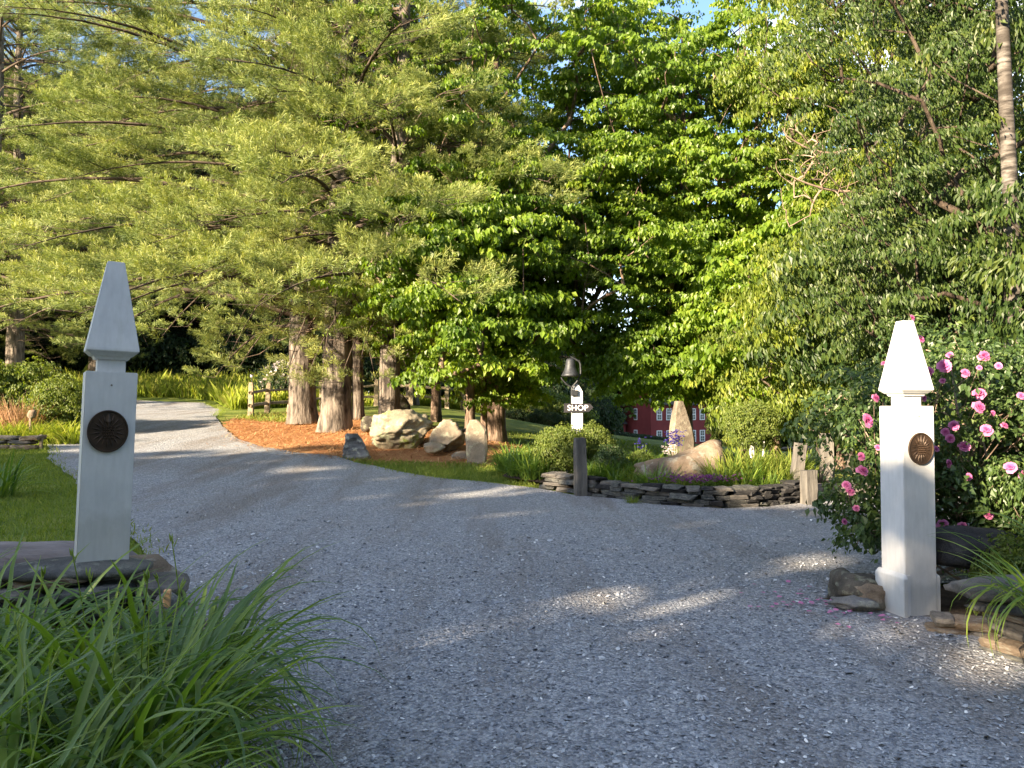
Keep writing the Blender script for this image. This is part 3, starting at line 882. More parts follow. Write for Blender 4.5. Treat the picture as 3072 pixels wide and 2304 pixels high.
# ------------------------------------------------------------------ broadleaf trees
def maple_m(name, seed, H, ells, n, r=.28, lean=(0, 0), **kw):
    return broadleaf_meshes(name, seed, [(0, 0, -.1), (lean[0] * .3, lean[1] * .3, H * .25), (lean[0] * .7, lean[1] * .7, H * .55), (lean[0], lean[1], H * .9)], (r, r * .8, r * .5, .04), ells, n, cl_maple, **kw)
mA = maple_m('maple_a', 31, 16, [(0, 0, 9.5, 5.0, 5.0, 6.0), (-1, -1.5, 5.0, 4.4, 3.6, 2.4), (2, -1.5, 6, 3.8, 3.6, 3.0)], 560, .30, gap=.10)
mB = maple_m('maple_b', 32, 15, [(0, 0, 9.2, 4.8, 4.6, 5.4), (1.2, -1.2, 5.0, 4.2, 3.4, 2.1), (-2.5, -1, 5.6, 3.2, 3.2, 2.4), (-.8, -1.8, 2.75, 3.1, 1.4, .9), (-.8, -1.6, 2.6, 3.1, 1.4, .8), (-.8, -1.4, 2.6, 3.1, 1.4, .8), (-.8, -1.8, 2.6, 3.1, 1.4, .8), (-1.0, -1.6, 2.9, 3.1, 1.4, .95), (-1.2, -1.2, 3.4, 2.6, 1.6, 1.2)], 660, .24, gap=.10)
mC = maple_m('maple_c', 33, 6, [(0, 0, 3.6, 2.0, 1.9, 2.3), (.3, -.5, 2.4, 1.7, 1.5, 1.2)], 150, .12)
MM = ('maple_bark', 'maple_bark', 'maple')
def maple(label, px, Y, ms, rz=0, s=1.0, group=None, name='maple_tree', mats=MM, dz=0):
    return tree_thing(name, label, at(px, Y, dz), ms, mats, rz, s, group)
maple('big maple with forked trunk in the middle of the picture', 496, 23.5, mA, 0, 1.0)
maple('spreading maple whose low boughs hang over the red house', 685, 24.5, mB, .3, 1.02)
maple('broad maple right of the tall standing stone', 748, 24, mA, 2.4, .92)
maple('young maple with bright low foliage behind the standing slab', 470, 20.0, mC, 0, 1.15)
maple('low bright maple sapling leaning over the stones by the standing slab', 484, 21.2, mC, 1.1, .86)
maple('young maple filling the gap right of the tall standing stone', 775, 20.5, mC, 2.4, 1.15)
maple('young maple left of and behind the right gate post', 842, 18.5, mC, 3.9, 1.2)
maple('small leaning dark maple behind the boulders', 436, 26, mC, 2.0, 1.5)
# right-hand trees
aA = broadleaf_meshes('ash_a', 41, [(0, 0, -.1), (.1, 0, 4), (0, .2, 9), (.1, 0, 15)], (.2, .16, .1, .03), [(0, 0, 9.5, 3.4, 3.2, 6.5), (-.5, -.8, 4.4, 3.0, 2.6, 2.2)], 330, cl_ash, cs=(.95, 1.45), gap=.04, rr=.010)
aB = broadleaf_meshes('ash_b', 42, [(0, 0, -.1), (0, 0, 1.5), (.1, .1, 3), (0, 0, 4.4)], (.09, .07, .05, .02), [(0, 0, 2.9, 2.3, 1.9, 1.9), (.4, -.4, 1.6, 2.0, 1.6, 1.2)], 190, cl_ash, cs=(.8, 1.3), gap=.3, rr=.008)
AM = ('birch_bark', 'dark_bark', 'ash'); AD = ('birch_bark', 'dark_bark', 'ash_shaded')
aC = broadleaf_meshes('birch', 44, [(0, 0, -.1), (.05, 0, 4), (-.05, .05, 9), (.1, 0, 14)], (.13, .11, .08, .03), [(0, 1.4, 8.5, 2.6, 1.5, 5.0), (0, 1.2, 4.0, 2.2, 1.2, 1.8), (0, 0, 12.5, 2.4, 2.2, 2.2)], 250, cl_ash, cs=(.6, 1.0), gap=.05, rr=.009)
maple('yellow green ash behind the top of the right gate post', 885, 19, aA, 0, 1.0, name='ash_tree', mats=AM)
maple('tall birch with thin white trunk at the upper right', 931, 16.5, aC, 0, 1.05, name='birch_tree', mats=AM)
maple('birch with dark banded trunk at the right edge', 1013, 10.8, aC, .25, .95, name='birch_tree', mats=('birch_bark', 'dark_bark', 'ash_shaded'))
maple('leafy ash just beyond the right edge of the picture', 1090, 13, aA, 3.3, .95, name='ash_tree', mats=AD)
maple('light green ash further back at the upper right', 905, 27, aA, 4.1, 1.05, name='ash_tree', mats=AM)
maple('low spreading ash sapling left of the right gate post', 850, 16.5, aB, 0, 1.1, name='ash_sapling', mats=AM)
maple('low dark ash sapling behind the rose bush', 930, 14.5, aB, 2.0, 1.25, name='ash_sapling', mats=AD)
maple('ash sapling overhanging the lawn right of the white trunked bush', 825, 20, aB, 4.0, 1.2, name='ash_sapling', mats=AM)
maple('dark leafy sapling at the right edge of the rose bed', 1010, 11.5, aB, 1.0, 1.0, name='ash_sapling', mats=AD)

def bare_bough(label, px, py, Y, L, rz, seed, mat):
    p = P(px, py, Y); rb_ = np.random.default_rng(seed)
    main = bez((0, 0, 0), (-L * .5, -.3, -.35), (-L, -.5, .15), 9)
    tg_ = np.column_stack([rb_.uniform(-L * 1.05, -.3 * L, 34), rb_.normal(-.3, .35, 34), rb_.normal(.05, .42, 34)])
    V1, F1 = edges_mesh(main[:-1], main[1:], np.linspace(.045, .018, 8), np.linspace(.04, .012, 8), 6)
    V2, F2, _ = grow(main[2:], tg_, .007, .6, seed, zbias=0, step=.12)
    V, F, _ = join([(V1, F1), (V2, F2)])
    return fast_mesh(label, V, F, smooth=True), p
for (px, py, Y, L, seed, mt, own) in ((880, 188, 16.5, 2.2, 1, 'dead_twig', 0), (925, 205, 14.0, 1.5, 2, 'dark_bark', 1), (850, 150, 17, 1.6, 3, 'dead_twig', 0)):
    me_, p_ = bare_bough('bare_bough', px, py, Y, L, 0, seed, mt)
    ow = bpy.data.objects['ash_tree'] if own == 0 else bpy.data.objects['birch_tree']
    link('bare_bough', me_, M[mt], ow, tuple((p_ - np.array(ow.location)) / ow.scale[0]))

# ------------------------------------------------------------------ far trees and the trees that shade the drive
fA = broadleaf_meshes('far_a', 51, [(0, 0, -.1), (0, 0, 4), (0, 0, 9), (0, 0, 13)], (.3, .2, .12, .03), [(0, 0, 7.5, 5, 5, 6), (0, 0, 3.2, 4.8, 4.6, 2.8)], 240, cl_far, cs=(.8, 1.3), gap=.5, rr=.02, sides=8)
fR = broadleaf_meshes('roadside', 54, [(0, 0, -.1), (0, 0, 4), (0, 0, 9), (0, 0, 13)], (.3, .2, .12, .03), [(0, 0, 11.2, 3.2, 3.2, 2.2), (0, 0, 8.0, 3.8, 3.8, 3.2), (0, 0, 3.5, 3.6, 3.6, 2.8)], 132, cl_far, cs=(.6, 1.0), gap=.02, rr=.02, sides=8)
fS = broadleaf_meshes('far_shrub', 52, [(0, 0, -.1), (0, 0, .6), (0, 0, 1.2), (0, 0, 2)], (.08, .06, .04, .02), [(0, 0, 1.3, 1.7, 1.6, 1.3)], 90, [clump(60, 7, 9, .5, .6, .17, .12, .4, .2, .5), clump(61, 7, 9, .5, .6, .17, .12, .4, .2, .5)], gap=.6, rr=.008, sides=6)
pF = pine_meshes('far_pine', 53, 17, .28, (0, 0), 1.5, 4.6, .9, 5, plumes_lo, None, .35, .55, dead=False)
def far(label, x, y, ms, mats, s, rz, group, name):
    return tree_thing(name, label, (x, y, gz1(x, y) - .1), ms, mats, rz, s, group)
FM = ('dark_bark', 'dark_bark', 'maple'); FS = ('dark_bark', 'dark_bark', 'shrub'); PF = ('dark_bark', 'dark_bark', 'pine_shaded')
rr_ = random.Random(5)
# dark conifers behind the meadow on the left
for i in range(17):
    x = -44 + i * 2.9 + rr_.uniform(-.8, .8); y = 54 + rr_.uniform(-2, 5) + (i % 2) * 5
    far('conifer added left of the meadow to shade the woods', x, y, pF, PF, rr_.uniform(1.15, 1.5), rr_.uniform(0, 6), 'dark conifers beyond the meadow', 'forest_conifer')
for i in range(9):  # extra conifers left of the meadow, added to keep sun off the woods
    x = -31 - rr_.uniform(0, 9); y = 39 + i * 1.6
    far('conifer added left of the meadow to shade the woods', x, y, pF, PF, rr_.uniform(1.0, 1.3), rr_.uniform(0, 6), 'dark conifers beyond the meadow', 'forest_conifer')
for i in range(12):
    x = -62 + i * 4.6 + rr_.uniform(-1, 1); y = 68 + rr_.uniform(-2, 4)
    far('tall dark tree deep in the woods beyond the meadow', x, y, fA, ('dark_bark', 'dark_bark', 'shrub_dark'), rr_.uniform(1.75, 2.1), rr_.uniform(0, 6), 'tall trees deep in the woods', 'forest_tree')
# broadleaf line far behind the lawn
for i in range(15):
    x = -8 + i * 5.2 + rr_.uniform(-1, 1); y = 112 + rr_.uniform(-3, 8) - abs(i - 7) * 1.0
    far('rounded green tree in the far wood line', x, y, fA, FM, rr_.uniform(1.0, 1.25), rr_.uniform(0, 6), 'trees of the far wood line', 'far_tree')
for i in range(7):
    x = 22 + i * 4.5; y = 62 - i * 3.5 + rr_.uniform(-1, 1)
    far('green tree at the right edge of the lawn', x, y, fA, FM, rr_.uniform(.55, .75), rr_.uniform(0, 6), 'trees right of the lawn', 'far_tree')
# trees behind and left of the camera, which shade the near drive
row = []
x = -58.0
while x < -8:
    sc = 1.06 if x < -30 else 1.06 - .24 * min(1, (x + 30) / 14)
    if -16.6 < x < -14: sc = .67
    elif -14 < x < -11.8: sc = .56
    row.append((x, -10.6 + .9 * math.sin(x * 2.1), sc)); (row.append((x + 1.1, -15.5 + 1.2 * math.sin(x * 1.3), min(sc * 1.04, sc + .03))) if x < -33 or -29 < x < -24 else None)
    x += 2.35 if x < -27 else 3.1
row += [(-4, -15, .9), (1, -14, 1.1), (8, -15, 1.15), (15, -13, 1.15), (21, -10, 1.1), (5, -21, 1.3), (-3, -22, 1.2), (14, -20, 1.3)]
for i, (x, y, s) in enumerate(row):
    far('leafy roadside tree out of the picture that shades the near drive', x, y, fR if x < -6 else fA, FM, s, i * 1.3, 'roadside trees shading the drive', 'roadside_tree')
# dark undergrowth at the foot of the woods
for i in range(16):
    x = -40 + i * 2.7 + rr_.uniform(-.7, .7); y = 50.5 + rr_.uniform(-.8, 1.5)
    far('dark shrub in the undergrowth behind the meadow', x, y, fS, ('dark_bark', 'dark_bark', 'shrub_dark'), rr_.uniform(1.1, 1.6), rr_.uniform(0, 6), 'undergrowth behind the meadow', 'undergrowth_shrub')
# ------------------------------------------------------------------ gate posts
def white_paint(name, splashed):
    m, nt, b = new_mat(name, .45, .45)
    n = tex(nt, 'Noise', 3.5, 6, .6); n2 = tex(nt, 'Noise', 40, 4, .6, stretch=(1, 1, .15))
    c = ramp(nt, n.outputs['Fac'], [(.3, (.50, .51, .52)), (.6, (.60, .60, .60)), (.8, (.55, .545, .53))])
    tco = nt.nodes.new('ShaderNodeTexCoord'); sx = nt.nodes.new('ShaderNodeSeparateXYZ'); nt.links.new(tco.outputs['Object'], sx.inputs[0])
    n4 = tex(nt, 'Noise', 9, 6, .7)
    ma = nt.nodes.new('ShaderNodeMath'); ma.operation = 'MULTIPLY_ADD'; nt.links.new(n4.outputs['Fac'], ma.inputs[0]); ma.inputs[1].default_value = -.38; nt.links.new(sx.outputs['Z'], ma.inputs[2])
    splash = ramp(nt, ma.outputs[0], [(-.0, (.30, .30, .30)), (.13, (0, 0, 0))])
    if splashed: c = mix(nt, splash, c, (.27, .26, .22))
    st = tex(nt, 'Noise', 5.5, 5, .7, stretch=(1, 1, .25))
    c = mix(nt, ramp(nt, st.outputs['Fac'], [(.60, (0, 0, 0)), (.74, (.35, .35, .35))]), c, (.36, .37, .30))
    c = mix(nt, .12, c, ramp(nt, n2.outputs['Fac'], [(.35, (.35, .34, .30)), (.6, (1, 1, 1))]), 'MULTIPLY')
    nt.links.new(c, b.inputs['Base Color']); bump(nt, b, n2.outputs['Fac'], .10, .004)
    return m
M['paint'] = white_paint('white_paint', False); M['paint_base'] = white_paint('white_paint_splashed', True)
M['bronze'] = simple_mat('dark_bronze', (.022, .014, .009), (.065, .038, .022), 14, .55, .5, .4, .004, 60, metal=.4)
M['nail'] = simple_mat('rusty_nail', (.12, .09, .07), (.3, .27, .25), 50, .7, .3, 0)
def bevel_mesh(name, bm, w, seg=2):
    bmesh.ops.recalc_face_normals(bm, faces=bm.faces)
    bmesh.ops.bevel(bm, geom=list(bm.edges), offset=w, segments=seg, affect='EDGES', clamp_overlap=True)
    return bm_mesh(name, bm)
def medallion_meshes():
    n = 48; rx, rz_ = .104, .119
    rings = []
    for s, y in ((1.0, 0), (1.0, -.010), (.985, -.014), (.93, -.014), (.91, -.009), (.05, -.009)):
        rings.append([(rx * s * math.cos(2 * PI * k / n), y, rz_ * s * math.sin(2 * PI * k / n)) for k in range(n)])
    disc = bm_mesh('medallion', rings_bm(rings), False)
    bm = bmesh.new()
    def wedge(x0, z0, x1, z1, w, y=-.009, h=.007):
        d = Vector((x1 - x0, 0, z1 - z0)); L = d.length; d.normalize(); s = Vector((-d.z, 0, d.x)) * w / 2
        a = Vector((x0, y, z0)); b = Vector((x1, y, z1)); m_ = a + d * L * .4
        v = [bm.verts.new(p) for p in (a, m_ + s, b, m_ - s, m_ + Vector((0, -h, 0)))]
        for q in ((0, 1, 4), (1, 2, 4), (2, 3, 4), (3, 0, 4)): bm.faces.new([v[i] for i in q])
    # a pine spray: long leaves fanning from the middle, a tall one at the top, a knobbly cone below it
    for k in range(18):
        a = PI * 2 * k / 18 + .17
        wedge(rx * .34 * math.cos(a), rz_ * (.30 * math.sin(a)), rx * .84 * math.cos(a), rz_ * .84 * math.sin(a), .013)
    wedge(0, rz_ * .15, 0, rz_ * .9, .030, h=.010); wedge(-.012, rz_ * .3, -.03, rz_ * .8, .014); wedge(.012, rz_ * .3, .03, rz_ * .8, .014)
    for r in range(5):
        for c in range(-2, 3):
            x = c * .0125 + (r % 2) * .006; z = .022 - r * .015
            wedge(x, z + .008, x, z - .008, .012, h=.009)
    return disc, bm_mesh('relief', bm)
med_disc, med_rel = medallion_meshes()
H_ = .131
def cap_mesh():
    return bevel_mesh('cap', rings_bm([sq(.105, 0), sq(.128, .022), sq(.134, .024), sq(.134, .038), sq(.044, .55)]), .0035)
capm = cap_mesh()
neckm = bevel_mesh('neck', rings_bm([sq(.072, 0), sq(.072, .095)]), .002)
neckm2 = bevel_mesh('neck_moulding', rings_bm([sq(.086, 0), sq(.098, .024)]), .002)
def nail(par, x, z):
    bm = bmesh.new(); bmesh.ops.create_cone(bm, cap_ends=True, segments=8, radius1=.0055, radius2=.004, depth=.006, matrix=Matrix.Translation((x, -H_ - .003, z)) @ Matrix.Rotation(PI / 2, 4, 'X'))
    link('nail_head', bm_mesh('nail_head', bm), M['nail'], par)
def gate_post(label, loc, rz, body_h, tilt=(0, 0), base=True, medz=.43, med_dx=0.0):
    t = thing('gate_post', label, 'gate post', loc, rz, 'white gate posts either side of the drive'); t.rotation_euler = (tilt[0], tilt[1], rz)
    link('body', bevel_mesh('body', rings_bm([sq(H_, 0 if not base else -.03), sq(H_, body_h)]), .004), M['paint_base'], t)
    link('neck', neckm, M['paint'], t, (0, 0, body_h - .002))
    link('neck_moulding', neckm2, M['paint'], t, (0, 0, body_h + .073))
    cp = link('cap', capm, M['paint'], t, (0, 0, body_h + .093))
    nail(t, .0, body_h - .075)
    md = link('medallion', med_disc, M['bronze'], t, (med_dx, -H_ - .0005, body_h - medz + .12))
    link('relief', med_rel, M['bronze'], md)
    if base:
        for (x0, x1, y0, y1) in ((-H_ - .034, -H_ - .001, -H_ - .030, H_ + .03), (H_ + .001, H_ + .034, -H_ + .004, H_ + .03)):
            bm = bmesh.new()
            h = .335
            lo = [(x0, y0, -.03), (x1, y0, -.03), (x1, y1, -.03), (x0, y1, -.03)]
            mid = [(a, b, h - .028) for a, b, _ in lo]
            xi = x0 + .024 if x0 < 0 else x0; xo = x1 if x0 < 0 else x1 - .024
            top = [(xi, y0 + .022, h), (xo, y0 + .022, h), (xo, y1 - .01, h), (xi, y1 - .01, h)]
            bm.free()
            link('base_board', bevel_mesh('base_board', rings_bm([lo, mid, top]), .003), M['paint_base'], t)
        link('corner_strip', bevel_mesh('corner_strip', box_bm(-H_ + .001, -H_ + .034, -H_ - .014, -H_ - .001, -.03, .33), .003), M['paint'], t)
    return t
g = G(906, 621)
gate_post('white square gate post standing on the gravel in front of the pink rose bush', (g[0] + .103, g[1] + .152, g[2]), math.radians(11), 1.565, medz=.435, med_dx=.012)
pl = P(94, 563, 4.3)
lp = gate_post('white gate post on the low stone wall behind the daylilies, seen flat on in shade', (pl[0] - .03, pl[1] + .13, pl[2]), math.radians(32), 1.066, tilt=(0, math.radians(1.7)), base=False, medz=.455, med_dx=-.008)

# ------------------------------------------------------------------ stones and dry walls
M['slate'] = rock_mat('slate_stone', [(.03, .031, .033), (.085, .086, .084), (.17, .165, .145)], 3.5, (.20, .205, .17))
M['slate_light'] = rock_mat('pale_wall_stone', [(.07, .068, .064), (.15, .14, .13), (.25, .23, .20)], 3)
M['wall_dark'] = rock_mat('dark_wall_stone', [(.012, .012, .014), (.035, .035, .038), (.08, .077, .072)], 4)
M['granite'] = rock_mat('pale_granite', [(.13, .108, .08), (.26, .215, .16), (.36, .31, .235)], 1.6, (.36, .345, .25))
M['granite_moss'] = rock_mat('mossy_granite', [(.13, .11, .08), (.25, .22, .16), (.34, .31, .23)], 1.6, (.35, .37, .24), (.20, .24, .06))
M['stone_tan'] = rock_mat('tan_standing_stone', [(.09, .075, .06), (.16, .135, .105), (.22, .19, .15)], 2.2, (.24, .22, .17))
M['rock_grey'] = rock_mat('grey_rock', [(.07, .07, .075), (.17, .17, .17), (.30, .29, .27)], 2.4, (.33, .33, .28))
M['rock_dark'] = rock_mat('dark_rock', [(.04, .036, .03), (.10, .088, .072), (.19, .165, .135)], 3, (.2, .2, .15), (.07, .10, .03))
M['rock_tan'] = rock_mat('tan_rock', [(.10, .075, .055), (.21, .16, .115), (.30, .24, .18)], 2.2, (.28, .26, .21))
M['log_wood'] = simple_mat('weathered_log', (.06, .05, .048), (.26, .23, .22), 5, .9, .1, .9, .05, 12, stretch=(.18, 1, 1))
M['old_wood'] = simple_mat('old_grey_wood', (.055, .053, .05), (.17, .158, .142), 8, .9, .1, .8, .02, 22, stretch=(1, 1, .12))
M['rail_wood'] = simple_mat('rail_wood', (.17, .135, .09), (.36, .31, .225), 6, .9, .1, .6, .02, 20)
M['new_wood'] = simple_mat('sawn_stake', (.36, .22, .12), (.50, .34, .20), 8, .8, .1, .3, .01, 30)
def stone_variants(n, seed, bev=.09, jit=.13):
    out = []
    r = random.Random(seed)
    for i in range(n):
        bm = box_bm(-.5, .5, -.5, .5, -.5, .5)
        for v in bm.verts:
            v.co += Vector((r.uniform(-jit, jit), r.uniform(-jit, jit), r.uniform(-jit * .9, jit * .5)))
        bmesh.ops.bevel(bm, geom=list(bm.edges), offset=bev, segments=1, affect='EDGES')
        out.append(bm_mesh('stone', bm))
    return out
SV = {}
for k in ('slate', 'slate_light', 'wall_dark', 'rock_tan'):
    SV[k] = stone_variants(7, hash(k) % 50 if False else len(k) * 3)
    for me in SV[k]: me.materials.append(M[k])
def rough_stones(n, seed):
    out = []
    for i in range(n):
        bm = bmesh.new(); bmesh.ops.create_icosphere(bm, subdivisions=2, radius=1)
        for v in bm.verts:
            p_ = v.co
            q_ = Vector([math.copysign(abs(c) ** .45, c) for c in p_])
            q_ = q_ / max(1.0, max(abs(c) for c in q_) / 1.0)
            o_ = Vector((seed * 3 + i * 7, 0, 0))
            k = 1 + .16 * mnoise.noise(q_ * 1.3 + o_) + .08 * mnoise.noise(q_ * 3.7 + o_)
            q_ = Vector((q_.x * k + .12 * q_.z, q_.y * k, round(q_.z * 2.2 + .3 * mnoise.noise(q_ * 2 + o_)) / 2.2 * .5 + q_.z * .5))
            v.co = q_ * .5
        me = bm_mesh('stone', bm); out.append(me)
    return out
RS = rough_stones(7, 3)
for k in ('slate', 'slate_light', 'wall_dark', 'rock_tan'):
    SV['rough_' + k] = [mvar(me, M[k]) for me in RS]
def dry_wall(name, label, path, height, depth, course=.065, length=(.16, .42), mats=('slate',), seed=1, zoff=0.0, weights=None, cat='stone wall'):
    """courses of separate flat stones laid along a path"""
    path = np.array(path, float)
    seg = np.linalg.norm(np.diff(path, axis=0), axis=1); cum = np.concatenate([[0], np.cumsum(seg)]); L = cum[-1]
    c0 = path.mean(0); z0 = gz1(*c0)
    t = thing(name, label, cat, (c0[0], c0[1], z0))
    r = random.Random(seed); n = 0
    z = 0.0
    while z < height:
        h = course * r.uniform(.75, 1.3)
        s = -r.uniform(0, .2)
        while s < L:
            l = r.uniform(*length); m = s + l / 2
            mm = min(max(m, 0), L - .01)
            hh = height * (1 + .12 * math.sin(m * 2.3 + seed))
            if z < hh and m < L + .1:
                x = np.interp(mm, cum, path[:, 0]); y = np.interp(mm, cum, path[:, 1])
                k = min(np.searchsorted(cum, mm, side='right') - 1, len(seg) - 1)
                d = path[k + 1] - path[k]; a = math.atan2(d[1], d[0])
                mt = r.choices(mats, weights)[0]
                o = link('stone', r.choice(SV[mt]), None, t)
                out = r.uniform(-.035, .035)
                o.location = (x - c0[0] + math.sin(a) * out, y - c0[1] - math.cos(a) * out, gz1(x, y) - z0 + z + h / 2 + zoff + r.uniform(-.006, .006))
                o.rotation_euler = (r.uniform(-.06, .06), r.uniform(-.05, .05), a + r.uniform(-.09, .09) + (PI if r.random() < .5 else 0))
                o.scale = (l * .97, depth * r.uniform(.8, 1.1), h * 1.02)
                n += 1
            s += l
        z += h
    return t
iw = [xy(p) for p in (G(588, 496), G(620, 500), G(655, 505), G(690, 508.5), G(722, 510), G(750, 509.5))]
iw2 = [xy(p) for p in (G(750, 509.5), G(778, 507), G(803, 504))]
lift = lambda pts, d=.15: [(a, b + d) for a, b in pts]
dry_wall('island_wall', 'curved dry stone wall of long flat slates edging the island bed', lift(iw), .30, .30, .062, (.18, .46), ('slate', 'slate_light', 'wall_dark'), 3, weights=(4, 1.2, 2))
dry_wall('island_wall', 'darker right end of the island wall, of small jumbled slates up to the short post', lift(iw2), .32, .30, .05, (.10, .24), ('wall_dark', 'slate'), 4, weights=(4, 1))
dry_wall('stone_stack', 'short stack of flat stones left of the tall grey stone post', lift([xy(G(550, 491)), xy(G(578, 494))], .12), .24, .34, .07, (.25, .5), ('slate', 'slate_light'), 6)
dry_wall('post_footing_wall', 'stone wall half hidden by daylilies carrying the left gate post', [(-3.1, 4.28), (-2.35, 4.3), (-1.85, 4.48)], .585, .42, .08, (.2, .42), ('rough_rock_tan', 'rough_slate_light', 'rough_slate'), 8)
dry_wall('left_bed_wall', 'low pale stone wall in front of the flower bed at far left', lift([xy(G(-20, 450)), xy(G(38, 450))], .1), .32, .4, .11, (.35, .8), ('rough_slate_light', 'rough_rock_tan'), 9)
dry_wall('right_rock_wall', 'stacked flat stones at the right edge behind the strap leaves', [(3.08, 4.72), (3.6, 4.85), (4.4, 4.95)], .36, .5, .055, (.16, .36), ('rough_slate', 'rough_slate_light', 'rough_slate_light', 'rough_rock_tan'), 10)
dry_wall('post_edging', 'tan edging stones at the foot of the right gate post', [(2.98, 5.36), (3.3, 5.22), (3.62, 5.0)], .13, .28, .055, (.14, .28), ('rough_rock_tan', 'rough_slate_light'), 11)
def slab(name, label, px, py, Y, dims, rz, mat, seed, dz=0.0, cat='stone', tilt=(0, 0), sub=3, cuts=5, rough=.15, z=None, freq=1.2):
    p = P(px, py, Y) if z is None else None
    loc = (p[0], p[1], p[2] + dz) if z is None else ((px - 512) / FPX * Y, Y, z)
    o = link(name, rock_mesh(name, dims, seed, sub, rough, cuts, freq=freq), M[mat], None, loc, (tilt[0], tilt[1], rz))
    return tag(o, label, cat)
slab('cap_slab', 'flat grey green slab on top of the wall under the left gate post', 76, 0, 4.34, (.86, .46, .12), .25, 'slate', 21, z=.60, cuts=2, rough=.08)
slab('cap_slab', 'flat grey stone at the far left end of the post wall', -6, 0, 4.3, (.5, .4, .12), .1, 'slate', 22, z=.57, cuts=2, rough=.1)
slab('brown_stone', 'brown flat stone jutting out right of the left gate post', 140, 0, 4.7, (.6, .45, .17), -.3, 'rock_tan', 23, z=.50, cuts=4)
slab('blue_rock', 'smooth blue grey rock beside the small wooden stake', 171, 0, 4.1, (.22, .3, .42), .5, 'rock_grey', 24, z=.22)
lg = slab('log_boulder', 'long weathered grey boulder lying behind the left gate post', 30, 0, 5.25, (2.0, .6, .85), -.05, 'log_wood', 25, z=-.05, cuts=3, rough=.12)
slab('flat_rock', 'flat brown rock half in the lawn behind the left gate post', 132, 0, 6.2, (.75, .5, .34), -.4, 'rock_grey', 26, z=.02)
o = link('wooden_stake', bm_mesh('stake', box_bm(-.018, .018, -.018, .018, 0, .62, .004)), M['new_wood'], None, (P(165, 590, 4.05)[0], 4.05, -.02), (0, .02, .3)); tag(o, 'short sawn wooden stake right of the left gate post', 'stake')
o = link('wooden_stake', bm_mesh('stake', box_bm(-.03, .03, -.03, .03, 0, .36, .004)), M['rail_wood'], None, G(41, 450)); tag(o, 'short pale stake at the end of the left bed wall', 'stake')
# rocks by the right post
slab('mossy_rock', 'dark mossy rock left of the right gate post', 864, 594, 6.05, (.48, .42, .28), .3, 'rock_dark', 31, -.08, rough=.35, cuts=9, freq=2)
slab('mossy_rock', 'blackish rock nearest the drive left of the right gate post', 845, 590, 6.15, (.34, .36, .26), 1.2, 'rock_dark', 32, -.07, rough=.35, cuts=9, freq=2)
slab('edging_rock', 'tan edging rock touching the left foot of the right gate post', 872, 602, 5.9, (.34, .26, .22), -.3, 'rock_tan', 33, -.05, rough=.3, cuts=9, freq=2)
slab('edging_rock', 'low flat pale rock on the gravel left of the right gate post', 854, 604, 5.85, (.36, .22, .10), -.2, 'rock_grey', 34, -.03, rough=.3, cuts=7, freq=2)
slab('dark_ledge', 'dark flat ledge of rock under the roses right of the gate post', 963, 578, 5.9, (.95, .6, .30), .1, 'wall_dark', 35, .12, cuts=3)
slab('ledge_stone', 'long flat stone on top of the right rock wall', 1024, 0, 4.85, (1.15, .5, .15), .1, 'slate_light', 36, z=.36, cuts=3)
slab('blue_slab', 'thin blue grey slab under the long flat stone at the right edge', 1030, 0, 4.7, (.8, .4, .08), -.1, 'slate', 37, z=.30, cuts=2)
# boulders under the pines
slab('mossy_boulder', 'big pale mossy boulder lying beneath the pines', 399, 447, 18.4, (1.70, 1.2, .92), .15, 'granite_moss', 41, -.06, 'boulder', sub=5, cuts=10, rough=.24, freq=1.6)
slab('boulder', 'squarish lit boulder right of the big mossy one', 446, 449, 18.0, (.92, .8, .80), .4, 'granite', 42, -.06, 'boulder', sub=4, cuts=11, rough=.24, freq=1.6)
slab('boulder', 'low pale stone in front between the two boulders', 434, 451, 17.5, (.62, .4, .26), 0, 'granite', 43, -.04, 'boulder', cuts=9, rough=.25, freq=2)
slab('boulder', 'dark rounded boulder left of the big mossy one', 369, 430, 20.5, (.50, .5, .48), .4, 'rock_dark', 44, -.03, 'boulder')
slab('boulder', 'dark upright boulder behind the leaning pine', 397, 424, 22.5, (.85, .6, 1.1), .2, 'rock_dark', 45, -.05, 'boulder')
slab('boulder', 'small pale stone perched behind the big mossy boulder', 421, 431, 19.0, (.62, .5, .42), .1, 'granite', 46, .0, 'boulder')
slab('boulder', 'reddish stone low beside the foot of the standing slab', 463, 460, 17.3, (.52, .4, .26), .1, 'rock_tan', 47, -.03, 'boulder')
def pointed(f): return (1 - .45 * max(0, f - .3) ** 1.3 * 1.2, 0)
def lean_rock(f): return (1.0 - .62 * f ** 1.5, -.05 * math.sin(f * 2.2))
o = link('standing_slab', slab_mesh('standing_slab', .44, .16, 1.0, 51, lambda f: (.93 + .12 * math.sin(f * 3) - .75 * max(0, f - .80) / .2 * .8, -.02 * f - .05 * max(0, f - .8) * 5)), M['granite'], None, G(477, 464) - np.array([0, 0, .05]), (0, 0, -.12)); tag(o, 'pale upright slab with a chipped top beside the dark tree trunks', 'standing stone')
o = link('jagged_rock', slab_mesh('jagged_rock', .56, .36, .62, 52, lambda f: (1.0 - .55 * f ** 2, -.10 * f), rough=.09), M['rock_grey'], None, G(357, 459) - np.array([0, 0, .05]), (0, 0, .2)); tag(o, 'grey jagged rock at the edge of the pine needle bed', 'rock')
# dead log between the boulders
V, F = tube(bez((0, 0, 0), (.6, .1, .42), (1.15, .2, .52), 10), np.linspace(.07, .035, 10), 8, .1, 5)
o = link('dead_log', fast_mesh('dead_log', V, F, smooth=True), M['dark_bark'], None, G(426, 450)); tag(o, 'dead dark log leaning between the boulders', 'log')

